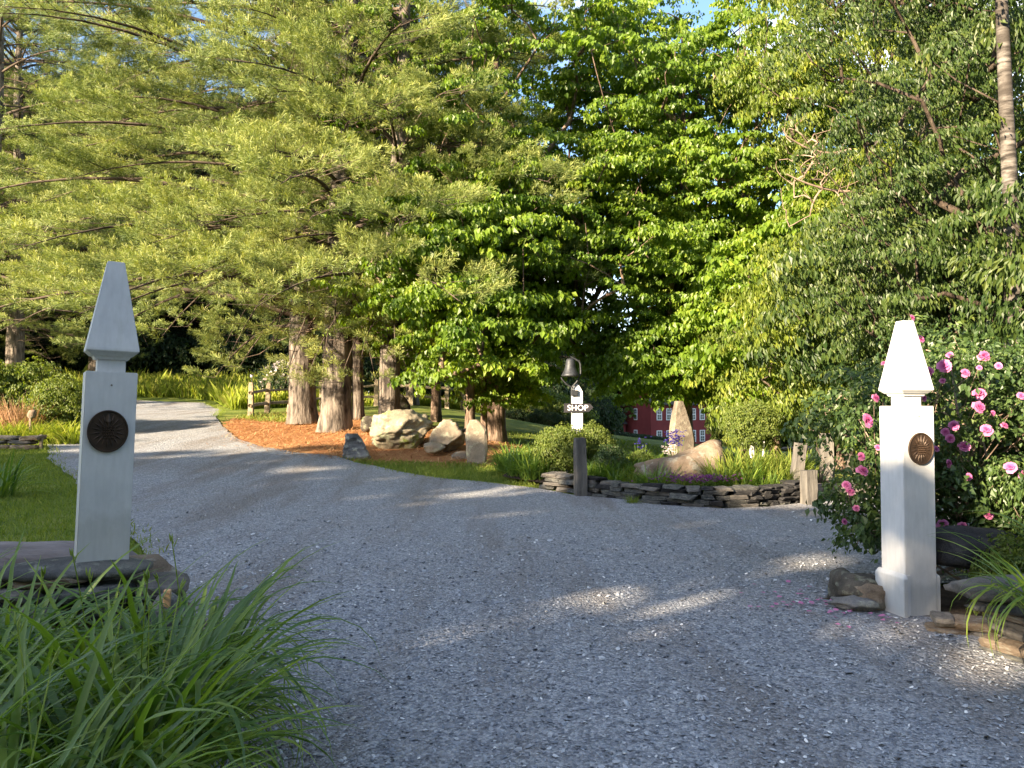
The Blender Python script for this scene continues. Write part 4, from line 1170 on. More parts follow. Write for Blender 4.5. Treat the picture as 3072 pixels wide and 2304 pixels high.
# ------------------------------------------------------------------ island bed
def island_boulder():
    bm = bmesh.new(); bmesh.ops.create_icosphere(bm, subdivisions=4, radius=1)
    for v in bm.verts:
        p = v.co
        x = p.x
        if x > .72: p.x = .72 + (x - .72) * .25
        hh = .30 + .32 * max(0, (p.x + .1)) ** .8 if p.x > -.1 else .30 + .06 * (p.x + .1)
        n1 = mnoise.fractal(Vector((p.x * 1.6 + 3, p.y * 1.6, p.z * 1.6)), 1, 2, 4); n2 = mnoise.fractal(Vector((p.x * 6, p.y * 6 + 3, p.z * 6)), 1, 2, 3)
        k = 1 + .14 * n1 + .05 * n2
        zz = max(-.6, min(.82, p.z))
        v.co = Vector((p.x * .92 * k, p.y * .42 * k, zz * hh * k + (.10 if p.x > .2 else 0) * min(1, (p.x - .2) * 2.5 if p.x > .2 else 0)))
    return bm_mesh('island_boulder', bm, True)
pb = P(686, 480, 13.5)
o = link('island_boulder', island_boulder(), M['rock_tan'], None, (pb[0] - .05, pb[1], gz1(pb[0], pb[1]) + .26), (0, 0, .06)); tag(o, 'long tan boulder with a raised grey end in the island bed', 'boulder')
p = at(683, 15.6)
o = link('standing_stone', slab_mesh('standing_stone', .44, .24, 1.42, 53, lambda f: ((.78 + .42 * f * 2.4 if f < .42 else 1.20 - .92 * ((f - .42) / .58) ** 1.5), .02 - .12 * f), rough=.022), M['stone_tan'], None, (p[0], p[1], p[2] - .02), (0, 0, .25)); tag(o, 'tall pointed tan standing stone behind the long boulder', 'standing stone')
p = G(581, 497)
o = link('stone_post', slab_mesh('stone_post', .215, .2, 1.02, 54, lambda f: (1.05 - .12 * f, -.02 * f)), M['old_wood'], None, (p[0], p[1], p[2] - .03), (0, 0, .2)); tag(o, 'tall grey weathered post at the left end of the island wall', 'post')
p = G(808, 506)
o = link('wooden_post', slab_mesh('wooden_post', .25, .2, .58, 55, lambda f: (.82 + .25 * f, .03 * f)), M['old_wood'], None, (p[0], p[1], p[2] - .03), (0, 0, .3)); tag(o, 'short split grey post at the right end of the island wall', 'post')
p = at(793, 13.0)
o = link('wooden_post', slab_mesh('wooden_post', .20, .2, .88, 56, lambda f: (.9 + .1 * math.sin(f * 2), .06 * f)), M['old_wood'], None, (p[0], p[1], p[2] - .03), (0, .08, .1)); tag(o, 'rounded leaning dark post behind the right end of the island wall', 'post')
p = at(826, 14.2)
o = link('wooden_post', slab_mesh('wooden_post', .27, .2, .92, 57, lambda f: (1 - .1 * f, 0)), M['old_wood'], None, (p[0], p[1], p[2] - .03), (0, 0, -.2)); tag(o, 'broad brown post left of the rose bush, in front of the lawn', 'post')
t = thing('timber_edging', 'two old squared timbers lying along the drive right of the island', 'timber', (0, 0, 0))
a, b = G(812, 502), G(868, 500)
c0 = (a + b) / 2; t.location = c0
L_ = np.linalg.norm(b - a)
for k, (dz, dy) in enumerate(((.06, 0), (.19, .08))):
    link('timber', bevel_mesh('timber', box_bm(-L_ / 2 - .1 * k, L_ / 2 + .2, -.09, .09, -.065, .065), .015), M['log_wood'], t, (0, dy + .1, dz), (0, 0, math.atan2(b[1] - a[1], b[0] - a[0])))
# bell on the shop signpost
M['iron'] = simple_mat('black_iron', (.018, .02, .024), (.05, .055, .06), 20, .55, .5, .2, .004, 60, metal=.5)
M['sign_board'] = simple_mat('slate_sign_board', (.014, .014, .018), (.03, .029, .034), 12, .7, .3, .3, .005, 40, stretch=(.2, 1, 1))
M['letter'] = simple_mat('white_letter_paint', (.62, .60, .66), (.8, .78, .8), 30, .6, .3, 0)
p = at(577, 15.0)
t = thing('shop_signpost', 'white post with a dark arrow board reading SHOP and an iron bell', 'signpost', (p[0], p[1], p[2]), .05)
top = 2.04 - p[2]
link('post', bevel_mesh('post', rings_bm([sq(.10, -.05), sq(.10, top - .17), [(-.06, -.10, top - .06), (.03, -.10, top - .06), (.03, .10, top - .06), (-.06, .10, top - .06)], [(-.04, -.1, top), (-.02, -.1, top), (-.02, .1, top), (-.04, .1, top)]]), .003), M['paint'], t)
bz = 1.55 - p[2]
bm = bmesh.new()
out = [(-.27, -.088), (.215, -.075), (.30, 0.01), (.235, .085), (-.27, .088)]
f0 = [bm.verts.new((x, -.135, bz + z)) for x, z in out]; f1 = [bm.verts.new((x, -.105, bz + z)) for x, z in out]
bm.faces.new(f0); bm.faces.new(f1[::-1])
for i in range(5): bm.faces.new((f0[i], f0[(i + 1) % 5], f1[(i + 1) % 5], f1[i]))
sb = link('sign_board', bm_mesh('sign_board', bm), M['sign_board'], t)
cu = bpy.data.curves.new('letters', 'FONT'); cu.body = 'SHOP'; cu.size = .150; cu.extrude = .004; cu.align_x = 'CENTER'; cu.align_y = 'CENTER'; cu.offset = .0015; cu.space_character = 1.12
tmp = bpy.data.objects.new('letters', cu); C.objects.link(tmp)
bpy.context.view_layer.update()
lm = bpy.data.meshes.new_from_object(tmp); bpy.data.objects.remove(tmp)
link('letters', lm, None, sb, (-.005, -.141, bz), (PI / 2, 0, 0)); lm.materials.clear(); lm.materials.append(M['letter'])
prof = [(.025, .335), (.06, .33), (.085, .30), (.095, .24), (.105, .17), (.125, .10), (.155, .04), (.178, .0), (.170, -.012)]
rings = [[(r * math.cos(2 * PI * k / 24), r * math.sin(2 * PI * k / 24), z) for k in range(24)] for r, z in prof]
bx, byy, bbz = -.145, -.13, 2.04 - p[2] + .105 - .0
bell = link('bell', bm_mesh('bell', rings_bm(rings), True), M['iron'], t, (bx, byy, bbz + .03))
yk = [(bx - .0, byy, bbz + .40), (bx + .19, byy, bbz + .30), (bx + .205, byy, bbz + .08), (bx + .12, byy, bbz - .10), (bx + .03, byy, bbz - .19), (bx + .03, byy, bbz - .36)]
yk2 = [(bx - .18, byy, bbz + .0), (bx - .155, byy, bbz - .05), (bx - .07, byy, bbz - .14), (bx + .03, byy, bbz - .20)]
bm_parts = []
for pts_, w in ((yk, .018), (yk2, .016)):
    tt = np.linspace(0, 1, len(pts_)); q = np.linspace(0, 1, 18)
    pp = np.stack([np.interp(q, tt, [a_[k] for a_ in pts_]) for k in range(3)], 1)
    bm_parts.append(tube(pp, np.full(18, w), 8))
V, F = join(bm_parts)[:2]
link('bell_bracket', fast_mesh('bell_bracket', V, F, smooth=True), M['iron'], t)
link('bracket_arm', bm_mesh('bracket_arm', box_bm(bx + .01, .0, byy - .02, -.09, bbz - .36, bbz - .25, .006)), M['iron'], t)

# ------------------------------------------------------------------ rail fence
def fence(label, posts, lamps=(), h=1.25, railz=(.45, .95), group=None, lean=None):
    c = posts[0]; z0 = gz1(c[0], c[1])
    t = thing('rail_fence', label, 'fence', (c[0], c[1], z0))
    r = random.Random(len(posts) * 7 + int(c[1]))
    tops = []
    for i, (x, y) in enumerate(posts):
        z = gz1(x, y)
        po = link('post', slab_mesh('fence_post', .20, .17, h * r.uniform(.95, 1.05), 60 + i, lambda f: (1 - .12 * f if f < .95 else .7, .0)), M['rail_wood'], t, (x - c[0], y - c[1], z - z0 - .03), (0, (lean or {}).get(i, r.uniform(-.03, .03)), .1))
        tops.append((x, y, z))
        if i in lamps:
            bm = bmesh.new(); bmesh.ops.create_cone(bm, cap_ends=True, segments=8, radius1=.014, radius2=.014, depth=.22, matrix=Matrix.Translation((0, 0, .11)))
            lampo = link('solar_lamp', bm_mesh('lamp_stem', bm), M['iron'], t, (x - c[0] + .02, y - c[1], z - z0 + h))
            bm = bmesh.new(); bmesh.ops.create_cone(bm, cap_ends=True, segments=12, radius1=.045, radius2=.06, depth=.09, matrix=Matrix.Translation((0, 0, .27)))
            link('lamp_glass', bm_mesh('lamp_glass', bm), M['letter'], lampo)
            bm = bmesh.new(); bmesh.ops.create_cone(bm, cap_ends=True, segments=12, radius1=.085, radius2=.03, depth=.03, matrix=Matrix.Translation((0, 0, .33)))
            link('lamp_cap', bm_mesh('lamp_cap', bm), M['iron'], lampo)
    for a, b in zip(tops, tops[1:]):
        for rz_ in railz:
            a3 = np.array([a[0] - c[0], a[1] - c[1], a[2] - z0 + rz_ + r.uniform(-.04, .04)]); b3 = np.array([b[0] - c[0], b[1] - c[1], b[2] - z0 + rz_ + r.uniform(-.04, .04)])
            d = (b3 - a3); d /= np.linalg.norm(d)
            m_ = (a3 + b3) / 2 + np.array([0, 0, r.uniform(-.03, .06)])
            V, F = tube(bez(a3 - d * .12, m_, b3 + d * .12, 8), np.full(8, .055) * r.uniform(.85, 1.15), 7, .12, r.randint(0, 99))
            link('rail', fast_mesh('rail', V, F), M['rail_wood'], t)
    return t
f1 = [xy(at(251, 28)), xy(at(267, 29.8)), xy(at(289, 31)), xy(at(322, 32.5))]
fence('split rail fence with small post lamps by the bend of the drive', f1, (0, 1), lean={2: .16, 1: .06})
f2 = [xy(at(346, 33)), xy(at(376, 33.3)), xy(at(411, 33.6)), xy(at(447, 33.8)), xy(at(463, 34.4))]
fence('low rail fence seen between the pine trunks', f2, h=1.15, railz=(.40, .88))

# ------------------------------------------------------------------ red house
M['clapboard'] = None
def clap():
    m, nt, b = new_mat('red_clapboard', .75, .2)
    n = tex(nt, 'Noise', .5, 5, .6)
    c = ramp(nt, n.outputs['Fac'], [(.3, (.16, .030, .032)), (.7, (.22, .042, .042))])
    w = tex(nt, 'Wave', 1.2, wave_type='BANDS', bands_direction='Z')
    w.inputs['Scale'].default_value = 2.6
    c = mix(nt, .18, c, ramp(nt, w.outputs['Fac'], [(0, (.3, .3, .3)), (.3, (1, 1, 1))]), 'MULTIPLY')
    nt.links.new(c, b.inputs['Base Color']); bump(nt, b, w.outputs['Fac'], .3, .02)
    return m
M['clapboard'] = clap()
M['roof'] = simple_mat('dark_shingles', (.035, .033, .033), (.08, .075, .07), 3, .9, .1, .5, .03, 12)
M['trim'] = simple_mat('white_window_trim', (.68, .68, .70), (.8, .8, .8), 5, .6, .3, 0)
m, nt, b = new_mat('window_glass', .08, .7); b.inputs['Base Color'].default_value = (.09, .11, .13, 1); M['glass'] = m
p = at(651, 97)
z0 = -3.75
hs = thing('red_house', 'two storey red clapboard house with white windows far down the lawn', 'house', (p[0], 97, z0), math.atan2(.39, .92))
Wd, Dp, Hh = 9.4, 10.0, 5.9
link('wall', bm_mesh('wall', box_bm(0, Wd, 0, Dp, -1.5, Hh)), M['clapboard'], hs)
bm = bmesh.new()
g0 = [bm.verts.new(q) for q in ((.002, 0, Hh), (.002, Dp, Hh), (.002, Dp / 2, Hh + 3.4))]
g1 = [bm.verts.new(q) for q in ((Wd - .002, 0, Hh), (Wd - .002, Dp, Hh), (Wd - .002, Dp / 2, Hh + 3.4))]
bm.faces.new(g0); bm.faces.new(g1[::-1]); bm.faces.new((g0[0], g0[2], g1[2], g1[0])); bm.faces.new((g0[2], g0[1], g1[1], g1[2]))
link('gable', bm_mesh('gable', bm), M['clapboard'], hs)
for s in (0, 1):
    y0, y1 = (-.45, Dp / 2) if s == 0 else (Dp + .45, Dp / 2)
    sl = 3.4 / (Dp / 2)
    bm = bmesh.new()
    ze = Hh + .06 - .45 * sl; zr = Hh + 3.46
    vs = [bm.verts.new(q) for q in ((-.4, y0, ze), (Wd + .4, y0, ze), (Wd + .4, y1, zr), (-.4, y1, zr), (-.4, y0, ze + .14), (Wd + .4, y0, ze + .14), (Wd + .4, y1, zr + .14), (-.4, y1, zr + .14))]
    for f in ((0, 1, 2, 3), (4, 7, 6, 5), (0, 4, 5, 1), (1, 5, 6, 2), (2, 6, 7, 3), (3, 7, 4, 0)): bm.faces.new([vs[i] for i in f])
    link('roof', bm_mesh('roof', bm), M['roof'], hs)
link('chimney', bm_mesh('chimney', box_bm(4.2, 5.0, 4.5, 5.4, Hh + 2.6, Hh + 4.8)), M['clapboard'], hs)
fm = box_bm(-.40, .40, -.05, .04, 0, 1.5)
frame_me = bm_mesh('window_frame', fm); frame_me.materials.append(M['trim'])
def sash():
    bm = bmesh.new()
    for (x0, x1, z0_, z1) in ((-.29, .29, .09, .70), (-.29, .29, .80, 1.41)):
        box_bm(x0, x1, -.06, -.045, z0_, z1, bm=bm)
    return bm_mesh('pane', bm)
pane_me = sash(); pane_me.materials.append(M['glass'])
bar_bm = bmesh.new()
for z_ in (.395, 1.1): box_bm(-.29, .29, -.068, -.061, z_ - .012, z_ + .012, bm=bar_bm)
box_bm(-.012, .012, -.072, -.0685, .09, 1.41, bm=bar_bm)
bar_me = bm_mesh('glazing_bar', bar_bm); bar_me.materials.append(M['trim'])
def window(x, y, z, rz):
    w = link('window', frame_me, None, hs, (x, y, z), (0, 0, rz))
    link('pane', pane_me, None, w); link('glazing_bar', bar_me, None, w)
for x in (1.2, 2.65, 4.6, 6.4, 7.8):
    window(x, 0, .95, 0); window(x, 0, 3.75, 0)
for y in (3.6, 7.2):
    window(0, y, .95, -PI / 2); window(0, y, 3.75, -PI / 2)
for x_, y_ in ((0, 0), (Wd, 0)):
    link('corner_board', bm_mesh('corner_board', box_bm(x_ - .07, x_ + .07, y_ - .07, y_ + .07, -1.5, Hh)), M['clapboard'], hs)
p2 = at(601, 101)
wg = thing('low_red_wing', 'low red side building left of the red house', 'outbuilding', (p2[0], 101, p2[2]), .2)
link('wall', bm_mesh('wall', box_bm(0, 3.4, 0, 4, -1, 1.8)), M['clapboard'], wg)
link('roof', bm_mesh('roof', rings_bm([[(-.2, -.3, 1.8), (3.6, -.3, 1.8), (3.6, 4.3, 1.8), (-.2, 4.3, 1.8)], [(-.2, 1.9, 2.9), (3.6, 1.9, 2.9), (3.6, 2.1, 2.9), (-.2, 2.1, 2.9)]])), M['roof'], wg)
wn_ = link('window', frame_me, None, wg, (2.3, -.001, .15), (0, 0, 0), (.8, 1, .75)); link('pane', pane_me, None, wn_)
# ------------------------------------------------------------------ daylilies
def blade_mesh(name, L, W, a0, bend, seed, n=9, kink=None):
    """one arching strap leaf: rises from the origin, bends over towards +X, folded along the midrib"""
    r = random.Random(seed)
    V, F = [], []
    x = z = 0.0; th = a0; y = 0; ds = L / n
    for i in range(n + 1):
        f = i / n
        w = W * (.55 + .45 * min(1, f * 4)) * (1 - max(0, (f - .45) / .55) ** 1.6) + .0008
        nx_, nz_ = -math.cos(th), math.sin(th)                     # leaf normal side
        V += [(x, y - w / 2, z), (x + nx_ * w * -.22, y, z + nz_ * w * -.22 * 1), (x, y + w / 2, z)]
        th += bend / n * (0.5 + 1.3 * f) + (kink[1] if kink and i == kink[0] else 0)
        x += math.sin(th) * ds; z += math.cos(th) * ds; y += r.gauss(0, .006)
    for i in range(n):
        a = i * 3
        F += [(a, a + 1, a + 4, a + 3), (a + 1, a + 2, a + 5, a + 4)]
    return np.array(V, float), np.array(F)
BL = []
r_ = random.Random(77)
for i in range(20):
    L = r_.uniform(.75, 1.10)
    V, F = blade_mesh('leaf', L, r_.uniform(.019, .033), r_.uniform(.05, .5), r_.uniform(.7, 2.4), i, 10, (r_.randint(4, 7), r_.uniform(.5, 1.1)) if i % 5 == 0 else None)
    v0 = r_.uniform(.1, .85)
    me = fast_mesh('leaf', V, F, np.clip(np.full(len(V), v0) + .12 * (V[:, 2] / L), 0, 1), True); me.materials.append(M['daylily'])
    BL.append(me)
V, F = tube(bez((0, 0, 0), (.02, 0, .5), (.12, .02, .98), 9), np.linspace(.004, .0028, 9), 5)
parts_ = [(V, F)]
for k, (dx, dz, rr2) in enumerate(((.12, .98, .004), (.112, .972, .0035), (.128, .985, .004), (.11, .955, .003))):
    a0_ = np.array([dx, .02, dz]); e = a0_ + np.array([random.uniform(-.02, .03), random.uniform(-.02, .02), .045])
    parts_.append(tube(bez(a0_, (a0_ + e) / 2, e, 6), np.array([.002, rr2, rr2 * 1.2, rr2, rr2 * .6, .001]), 6))
V, F, _ = join(parts_)
scape_me = fast_mesh('flower_stalk', V, F, np.full(len(V), .95), True); scape_me.materials.append(M['daylily'])
def daylily(label, x, y, n, s, z=None, seed=0, az=None, spread=.16, scapes=1, group='daylily clumps in front of the left gate post'):
    r = random.Random(seed)
    zz = gz1(x, y) + .015 if z is None else z
    t = thing('daylily', label, 'daylily', (x, y, zz), 0, group)
    for i in range(n):
        a = r.uniform(0, 2 * PI) if az is None else r.gauss(az, 1.0)
        rad = spread * math.sqrt(r.random())
        o = link('leaf', r.choice(BL), None, t, (math.cos(a) * rad, math.sin(a) * rad, 0), (r.gauss(0, .12), r.gauss(0, .10), a + r.gauss(0, .5)), s * r.uniform(.6, 1.12))
    for i in range(scapes):
        o = link('flower_stalk', scape_me, None, t, (r.uniform(-.08, .08), r.uniform(-.08, .08), 0), (r.gauss(.05, .12), r.gauss(.1, .12), r.uniform(0, 6.3)), s * r.uniform(.72, .92))
    return t
lil = [(-1.28, 2.02, 'nearest the drive at the bottom of the picture'), (-1.28, 2.48, 'arching furthest over the gravel'), (-1.42, 3.0, 'with tall bud stalks in front of the stake'), (-1.85, 3.45, 'right in front of the left gate post'),
       (-2.35, 3.55, 'left of and below the left gate post'), (-1.82, 2.85, 'in the middle of the daylily bed'), (-2.25, 3.0, 'left of the middle of the daylily bed'), (-1.72, 2.35, 'low in the picture, left of the arching leaves'),
       (-2.15, 2.55, 'at the left side of the bed near the frame'), (-1.62, 1.85, 'cut by the bottom edge of the picture'), (-2.0, 2.1, 'in the bottom left corner'), (-2.75, 3.3, 'at the left edge below the flat cap stone'),
       (-1.5, 3.62, 'close to the small wooden stake'), (-2.65, 2.8, 'half outside the left edge'), (-1.2, 1.65, 'lowest at the bottom, leaning on the gravel'), (-1.3, 2.75, 'spilling onto the gravel')]
for i, (x, y, w) in enumerate(lil):
    daylily('green daylily clump ' + w, x, y, 165, .98 if y > 3.3 else .92, z=.16 if y < 3.4 else .10, seed=i, scapes=[1, 2, 2, 1, 0, 1, 1, 1, 1, 0, 1, 0, 2, 0, 1, 1][i])
daylily('strap leaved clump drooping over the stones at the right edge', 3.08, 4.35, 60, .72, z=.34, seed=40, az=PI, scapes=1, group='strap leaved plants by the right wall')
daylily('strap leaved clump standing behind the right edge wall', 4.1, 5.5, 60, 1.0, z=.25, seed=41, scapes=2, group='strap leaved plants by the right wall')
daylily('grassy clump low in the right corner on the gravel', 3.0, 3.95, 36, .42, seed=42, scapes=0, group='strap leaved plants by the right wall')
# middle-distance clumps: one mesh of leaves each
def mid_clump(seed, n, h, w, spread, mat='grass', bend=1.4, a0=.35):
    r = np.random.default_rng(seed); parts = []
    for i in range(n):
        V, F = blade_mesh('b', h * r.uniform(.6, 1.15), w, abs(r.normal(0, a0)), bend * r.uniform(.3, 1.3), i, 4)
        a = r.uniform(0, 6.28); rad = spread * math.sqrt(r.random())
        m_ = rotz(np.array([a + r.normal(0, .6)]))[0]
        parts.append((V @ m_.T + np.array([math.cos(a) * rad, math.sin(a) * rad, 0]), F, np.full(len(V), np.clip(r.normal(.5, .2), 0, 1))))
    V, F, var = join(parts)
    return fast_mesh('leaves', V, F, var, True)
mid = [mid_clump(s, 90, .62, .026, .20) for s in (1, 2, 3)]
for me in mid: me.materials.append(M['daylily'])
midg = [mid_clump(s, 110, .42, .014, .20, bend=1.0) for s in (4, 5)]
for me in midg: me.materials.append(M['grass'])
def plant(name, label, loc, me, s, rz, cat, group=None, part='leaves'):
    t = thing(name, label, cat, tuple(loc), rz, group, s)
    link(part, me, None, t)
    return t
rp = random.Random(9)
def bedpt(px, Y, z=.09): a = at(px, Y); return (a[0], a[1], a[2] + z)
for i, (px, Y, s) in enumerate([(506, 15.2, .95), (518, 14.7, 1.0), (532, 14.3, 1.05), (545, 14.4, .9), (527, 15.2, 1.05), (512, 15.8, .9), (541, 15.2, .9)]):
    plant('daylily', 'broad leaved clump left of the signpost bush on the island', bedpt(px, Y), mid[i % 3], s, rp.uniform(0, 6), 'daylily', 'clumps at the left end of the island bed')
for i in range(20):
    px = 596 + i * 10 + rp.uniform(-3, 3); Y = 12.9 + rp.uniform(-.15, .6) - .4 * math.sin((px - 586) / 220 * PI) + (.5 if px < 640 else 0)
    plant('daylily', 'green strap leaved clump behind the island wall', bedpt(px, Y), (mid + midg)[i % 5], rp.uniform(.62, .9), rp.uniform(0, 6), 'daylily', 'clumps along the top of the island wall')
for i in range(22):
    px = 712 + i * 3.9 + rp.uniform(-3, 3); Y = 13.3 + rp.uniform(-.3, .9)
    plant('grass_tuft', 'fine green grass tuft right of the long boulder', bedpt(px, Y), midg[i % 2], rp.uniform(1.0, 1.5), rp.uniform(0, 6), 'grass', 'grass tufts at the right of the island bed')
for i in range(16):
    px = 594 + i * 4 + rp.uniform(-3, 3); Y = 13.9 + rp.uniform(-.3, .9)
    plant('daylily', 'green clump between the stone post and the long boulder', bedpt(px, Y), mid[i % 3], rp.uniform(.6, .8), rp.uniform(0, 6), 'daylily', 'clumps left of the long boulder')
o = plant('wall_grass', 'tuft of green grass growing at the foot of the island wall', G(632, 505), midg[0], .42, 0, 'grass')
# small leaf shrubs for the beds
gs = broadleaf_meshes('garden_shrub', 70, [(0, 0, 0), (0, 0, .25), (.02, 0, .5), (0, 0, .8)], (.02, .018, .012, .006), [(0, 0, .62, .50, .45, .55)], 130, cl_small, cs=(.5, .9), gap=.6, rr=.004, sides=6, shell=.2, trunk_flare=0)
gs2 = broadleaf_meshes('leafy_bush', 71, [(0, 0, 0), (0, 0, .3), (.02, 0, .8), (0, 0, 1.3)], (.03, .025, .015, .006), [(0, 0, .95, .95, .8, .85)], 210, cl_small, cs=(.8, 1.3), gap=.5, rr=.005, sides=6, shell=.3, trunk_flare=0)
def shrub(label, loc, ms, s, rz, mat='shrub', cat='shrub', group=None, name='shrub'):
    return tree_shrub(name, label, loc, ms, s, rz, mat, cat, group)
def tree_shrub(name, label, loc, ms, s, rz, mat, cat, group):
    t = thing(name, label, cat, tuple(loc), rz, group, s)
    link('stem', ms[0], M['dead_twig'], t); link('twigs', ms[1], M['dead_twig'], t)
    link('foliage', ms[2], M[mat], t)
    return t
shrub('light green leafy bush around the foot of the shop signpost', bedpt(562, 14.5), gs2, (.50, .5, .52), 0)
shrub('yellow green bush right of the shop signpost', bedpt(593, 14.9), gs2, (.36, .4, .50), 2)
shrub('low dark green plant filling the bed right of the stone post', bedpt(610, 14.0), gs, .52, 1, 'rose_leaf')
shrub('low yellow green plant behind the left end of the long boulder', bedpt(640, 14.2), gs, .38, 3)
wb = thing('white_stemmed_bush', 'small tree with whitish trunk and drooping leaves right of the long boulder', 'bush', bedpt(752, 15.0), 0)
for k, (a, b_, c_, r0) in enumerate((((0, 0, -.05), (-.02, 0, .5), (-.03, 0, 1.0), .065), ((.16, -.1, -.05), (.18, -.1, .25), (.19, -.1, .55), .03))):
    V, F = tube(bez(a, b_, c_, 8), np.linspace(r0, r0 * .6, 8), 10, .05, 3)
    link('trunk', fast_mesh('white_trunk', V, F, smooth=True), M['trim'], wb)
link('foliage', gs2[2], M['shrub'], wb, (0, 0, .38), None, (.52, .5, .52))
# purple, white and blue flowers in the bed
def flower_mat_patch(name, label, q, s, mat, zlo, zhi, cat='flowers', stem=True):
    r = np.random.default_rng(len(q)); n = len(q)
    V = np.array([(0, 0, 0), (.5, .35, .25), (1, 0, .1), (.5, -.35, .25)]) * s; F = np.array([(0, 1, 2, 3)])
    parts = []
    z = gz(q[:, 0], q[:, 1]) + r.uniform(zlo, zhi, n)
    for k in range(5):
        Ms = rotz(np.full(n, k * 1.257) + r.uniform(-.3, .3, n)) @ roty(r.normal(-.3, .3, n))
        parts.append(tile(V, F, Ms, np.column_stack([q, z]), None, np.clip(r.normal(.5, .25, n), 0, 1)))
    V, F, var = join(parts)
    t = thing(name, label, cat, (0, 0, 0)); c = V.mean(0)
    t.location = (c[0], c[1], c[2] - (zlo + zhi) / 2)
    link('blossoms', fast_mesh('blossoms', V - np.array(t.location), F, var), M[mat], t)
    return t
pc = P(700, 485, 12.35)
q = np.column_stack([R.normal(pc[0], .33, 260), R.normal(12.35, .10, 260)])
flower_mat_patch('creeping_phlox', 'low mat of pinkish purple flowers on top of the island wall', q, .028, 'purple', .33, .42)
for px, Y, z0_, z1, mat, lab, nn in ((675, 14.6, .55, .85, 'blue', 'deep blue delphinium left of the tall standing stone', 120), (669, 14.4, .40, .60, 'white_petal', 'small white flowers left of the tall standing stone', 50), (640, 14.6, .4, .75, 'blue', 'thin blue flower stalk in front of the lawn', 24)):
    a = at(px, Y); q = np.column_stack([R.normal(a[0], .07, nn), R.normal(a[1], .07, nn)])
    t = flower_mat_patch('flower_cluster', lab, q, .035, mat, z0_, z1)
    E0 = [((qq[0] - t.location[0]) * .3, (qq[1] - t.location[1]) * .3, -.35) for qq in q[:8]]; E1 = [(qq[0] - t.location[0], qq[1] - t.location[1], (z0_ + z1) / 2) for qq in q[:8]]
    V, F = edges_mesh(E0, E1, np.full(8, .006), np.full(8, .004), 4)
    link('stalks', fast_mesh('stalks', V, F, np.full(len(V), .4)), M['daylily'], t)
# ------------------------------------------------------------------ shrubs at middle and far distance
def fshrub(label, px, Y, s, rz, mat='shrub', group=None, dz=-.05):
    t = tree_shrub('shrub', label, at(px, Y, dz), fS, s, rz, mat, 'shrub', group); return t
def lshrub(label, px, Y, s, rz, mat='shrub', dz=-.05, name='shrub'):
    return tree_shrub(name, label, at(px, Y, dz), gs2, s, rz, mat, 'shrub', None)
lshrub('big pale green flowering shrub at the left edge behind the flower bed', 32, 22.5, 1.15, 0)
lshrub('darker green shrub left of the left gate post', 62, 21.8, .95, 2)
lshrub('pale shrub cut by the left edge of the picture', -12, 22, 1.2, 4)
tg = [mid_clump(s, 260, 1.15, .02, .35, bend=.6, a0=.18) for s in (21,)]
tg[0].materials.append(M['tan_grass'])
plant('ornamental_grass', 'clump of reddish tan ornamental grass in the left flower bed', at(22, 20.8), tg[0], 1.12, 0, 'grass')
plant('ornamental_grass', 'smaller tan dry grass clump left of the reddish one', at(6, 20.9), tg[0], 1.0, 2, 'grass')
lb = mid_clump(31, 120, .75, .03, .28); lb.materials.append(M['meadow'])
for i in range(16):
    px = -8 + i * 5.2 + rp.uniform(-2, 2); Y = 19.4 + (i % 3) * .55
    plant('daylily', 'bright yellow green daylily in the sunlit left bed', at(px, Y), lb, rp.uniform(.85, 1.15), rp.uniform(0, 6), 'daylily', 'daylilies in the sunlit left bed')
plant('daylily', 'dark strap leaved clump at the left edge of the lawn', at(-2, 12.2), mid[1], 1.25, 0, 'daylily')
# garden ornament in the left bed
p = at(31, 19.6)
t = thing('garden_ornament', 'small pale carved ornament among the daylilies of the left bed', 'ornament', (p[0], p[1], p[2] + .45))
link('base', bm_mesh('base', box_bm(-.03, .03, -.03, .03, -.5, .25, .01)), M['rock_tan'], t)
link('figure', rock_mesh('figure', (.24, .14, .26), 5, 2, .2, 5), M['rock_tan'], t, (0, 0, .25), (0, .3, .3))
# light bushes left and right of the signpost, far
for i, (px, Y, s, mt) in enumerate([(494, 44, .75, 'shrub'), (507, 44, .85, 'shrub'), (520, 43, .85, 'shrub'), (534, 42, .85, 'shrub'), (548, 41, .75, 'shrub'), (562, 41, .7, 'shrub'), (576, 42, .65, 'shrub')]):
    fshrub('sunlit pale yellow green bush beyond the lawn left of the signpost', px, Y, s, i * 1.1, mt, 'pale bushes beyond the lawn')
for i, (px, Y, s) in enumerate([(500, 41, .34), (518, 40.5, .34), (536, 39.5, .34), (553, 39, .32), (570, 39, .32)]):
    fshrub('low dark green bush in front of the pale bushes beyond the lawn', px, Y, s, i * 1.7, 'shrub_dark', 'low dark bushes beyond the lawn')
tree_shrub('evergreen_tree', 'dark bluish evergreen left of the red house', at(606, 84, -.3), fS, (1.15, 1.1, 1.6), 1, 'shrub_dark', 'tree', None)
tree_shrub('evergreen_tree', 'second dark evergreen behind the shop sign', at(592, 84, -.3), fS, (.9, .9, 1.25), 3, 'shrub_dark', 'tree', None)
for i in range(9):
    px = 618 + i * 8; Y = 86 + i * .4
    x_ = (px - 512) / FPX * Y
    tree_shrub('hedge_plant', 'dark green foundation planting in front of the red house', (x_, Y, gz1(x_, Y) - .1), fS, (.8, .5, .30), i, 'shrub_dark', 'shrub', 'dark plants along the foot of the red house')
